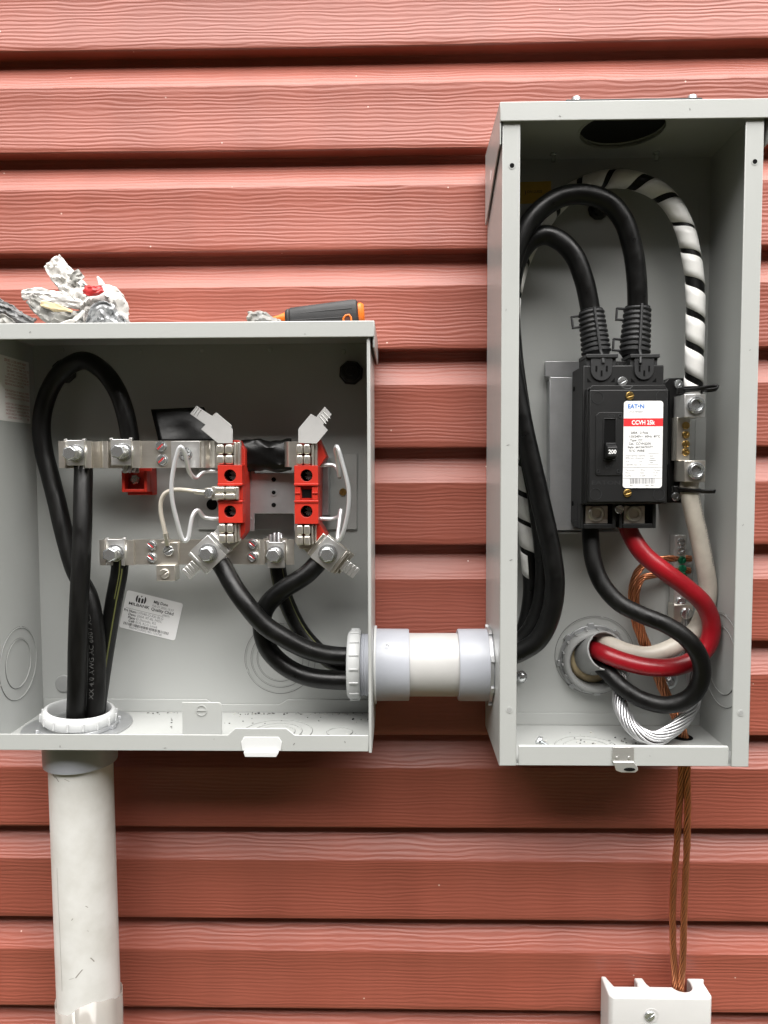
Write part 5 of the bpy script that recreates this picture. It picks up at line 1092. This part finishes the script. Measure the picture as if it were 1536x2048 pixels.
b = loft(T, [section(-.014, .0022, .006), section(-.007, .0034, .007), section(-.0005, .0058, .008)]); obj('neck', b, M_ORANGE, tl, ang=40)
for yy in (-.0048, .0030, .0090):
    b = Mb(T); b.tube([Vector((.006, yy*.75, .0100 if abs(yy) < .006 else .0075)), Vector((L*.5, yy*.9, .0120 if abs(yy) < .006 else .0096)), Vector((L*.92, yy, .0136 if abs(yy) < .006 else .0108))], .0004, 6); obj('grip_line', b, M_BLACK, tl)
b = Mb(T); pts = [(L*.80, -.0125), (L*.80, -.0060), (L*.83, -.0035), (L*.88, -.0030), (L*.905, -.0055), (L*.905, -.0125)]
b.tube([Vector((p[0], p[1], .0140)) for p in pts], .0009, 8); obj('button_rim', b, M_ORANGE, tl)
b = Mb(T); b.prism([(p[0]*.0 + (p[0]-L*.85)*.82 + L*.85, p[1]-.0006) for p in pts], .0120, .01385); obj('button_recess', b, mat('dark_rust', (.06, .012, .006), .6), tl)

# ------------------------------------------------------------------ small debris on both box floors
def debris(name, label, spots, mats, seed, zf_):
    rg_ = random.Random(seed); b = Mb()
    for (x0, x1, h0, h1, n) in spots:
        for _ in range(n):
            x_, h_ = rg_.uniform(x0, x1), rg_.uniform(h0, h1); s_ = rg_.uniform(.0003, .0009)*(1.6 if rg_.random() < .1 else 1); b.m = rg_.randrange(len(mats))
            a = rg_.uniform(0, 180); b.T = frame((x_, zf_+.0002, h_), (math.cos(R(a)),0,math.sin(R(a))), (0,1,0)); b.box(-s_*rg_.uniform(.6,1.6), s_, 0, s_*.7, -s_*.6, s_*.6)
    b.T = Matrix.Identity(4); return obj(name, b, mats, kind='stuff', label=label, cat='debris', ang=0)
MD = [mat('dark_grit', (.02, .02, .018), .8), mat('grey_grit', (.16, .16, .15), .8), mat('pale_shaving', (.55, .54, .5), .6)]
debris('grit', 'dark specks and pale shavings scattered on the meter box floor', [(-.27,-.03,.010,.016,70),(-.24,-.03,.02,.09,40),(-.16,-.13,.011,.015,16),(-.37,-.35,.085,.105,14)], MD, 4, ZB+t)
debris('grit', 'dark specks and pale shavings scattered on the tall box floor', [(YL+.05,YR-.06,.05,.10,60),(.17,.26,.03,.10,60)], MD, 6, VB+t)

# ------------------------------------------------------------------ nicks in the paint of the box rims and plastic shavings on the nipple
M_NICK = mat('bare_metal_nick', (.16, .16, .155), .5); rgn = random.Random(12)
for parent, spots, hh in ((mbx, [(120,1493),(428,1478),(588,1488),(690,1484),(60,664),(610,668),(330,1496)], HF+.0034), (dbx, [(1012,620),(1016,890),(1022,1120),(1500,700),(1486,1050),(1300,1512),(1120,232),(1380,218)], HF+.0047)):
    for px, py in spots:
        if parent is mbx: hq = HF+.00345 if py < 800 else HF+.00095
        else: hq = HF+.0048 if py < 250 else (HF+.0018 if py < 1490 else HF+.0004)
        c = W(px, py, hq); a = rgn.uniform(0, 180); b = Mb(rot_frame((c.x, c.y, hq-.0001), a)); l_ = rgn.uniform(.0005, .0016); w_ = rgn.uniform(.00025, .0005)
        b.prism([(-l_, 0), (-l_*.3, -w_), (l_*.8, -w_*.5), (l_, w_*.2), (l_*.1, w_)], 0, .00018); obj('paint_nick', b, M_NICK, parent, ang=0)
for px, py, hh in ((812,1343,.074),(952,1353,.075),(862,1388,.058),(775,1292,.073),(820,1372,.068)):
    c = W(px, py, hh); b = Mb(); q = [c + Vector((.0022*math.cos(v*.5)*.6, .0018*math.sin(v*.5), .0008+.0007*math.sin(v*.8))) for v in range(7)]
    b.tube(q, .00045, 6); obj('plastic_shaving', b, M_BUSHING, nip, ang=60)
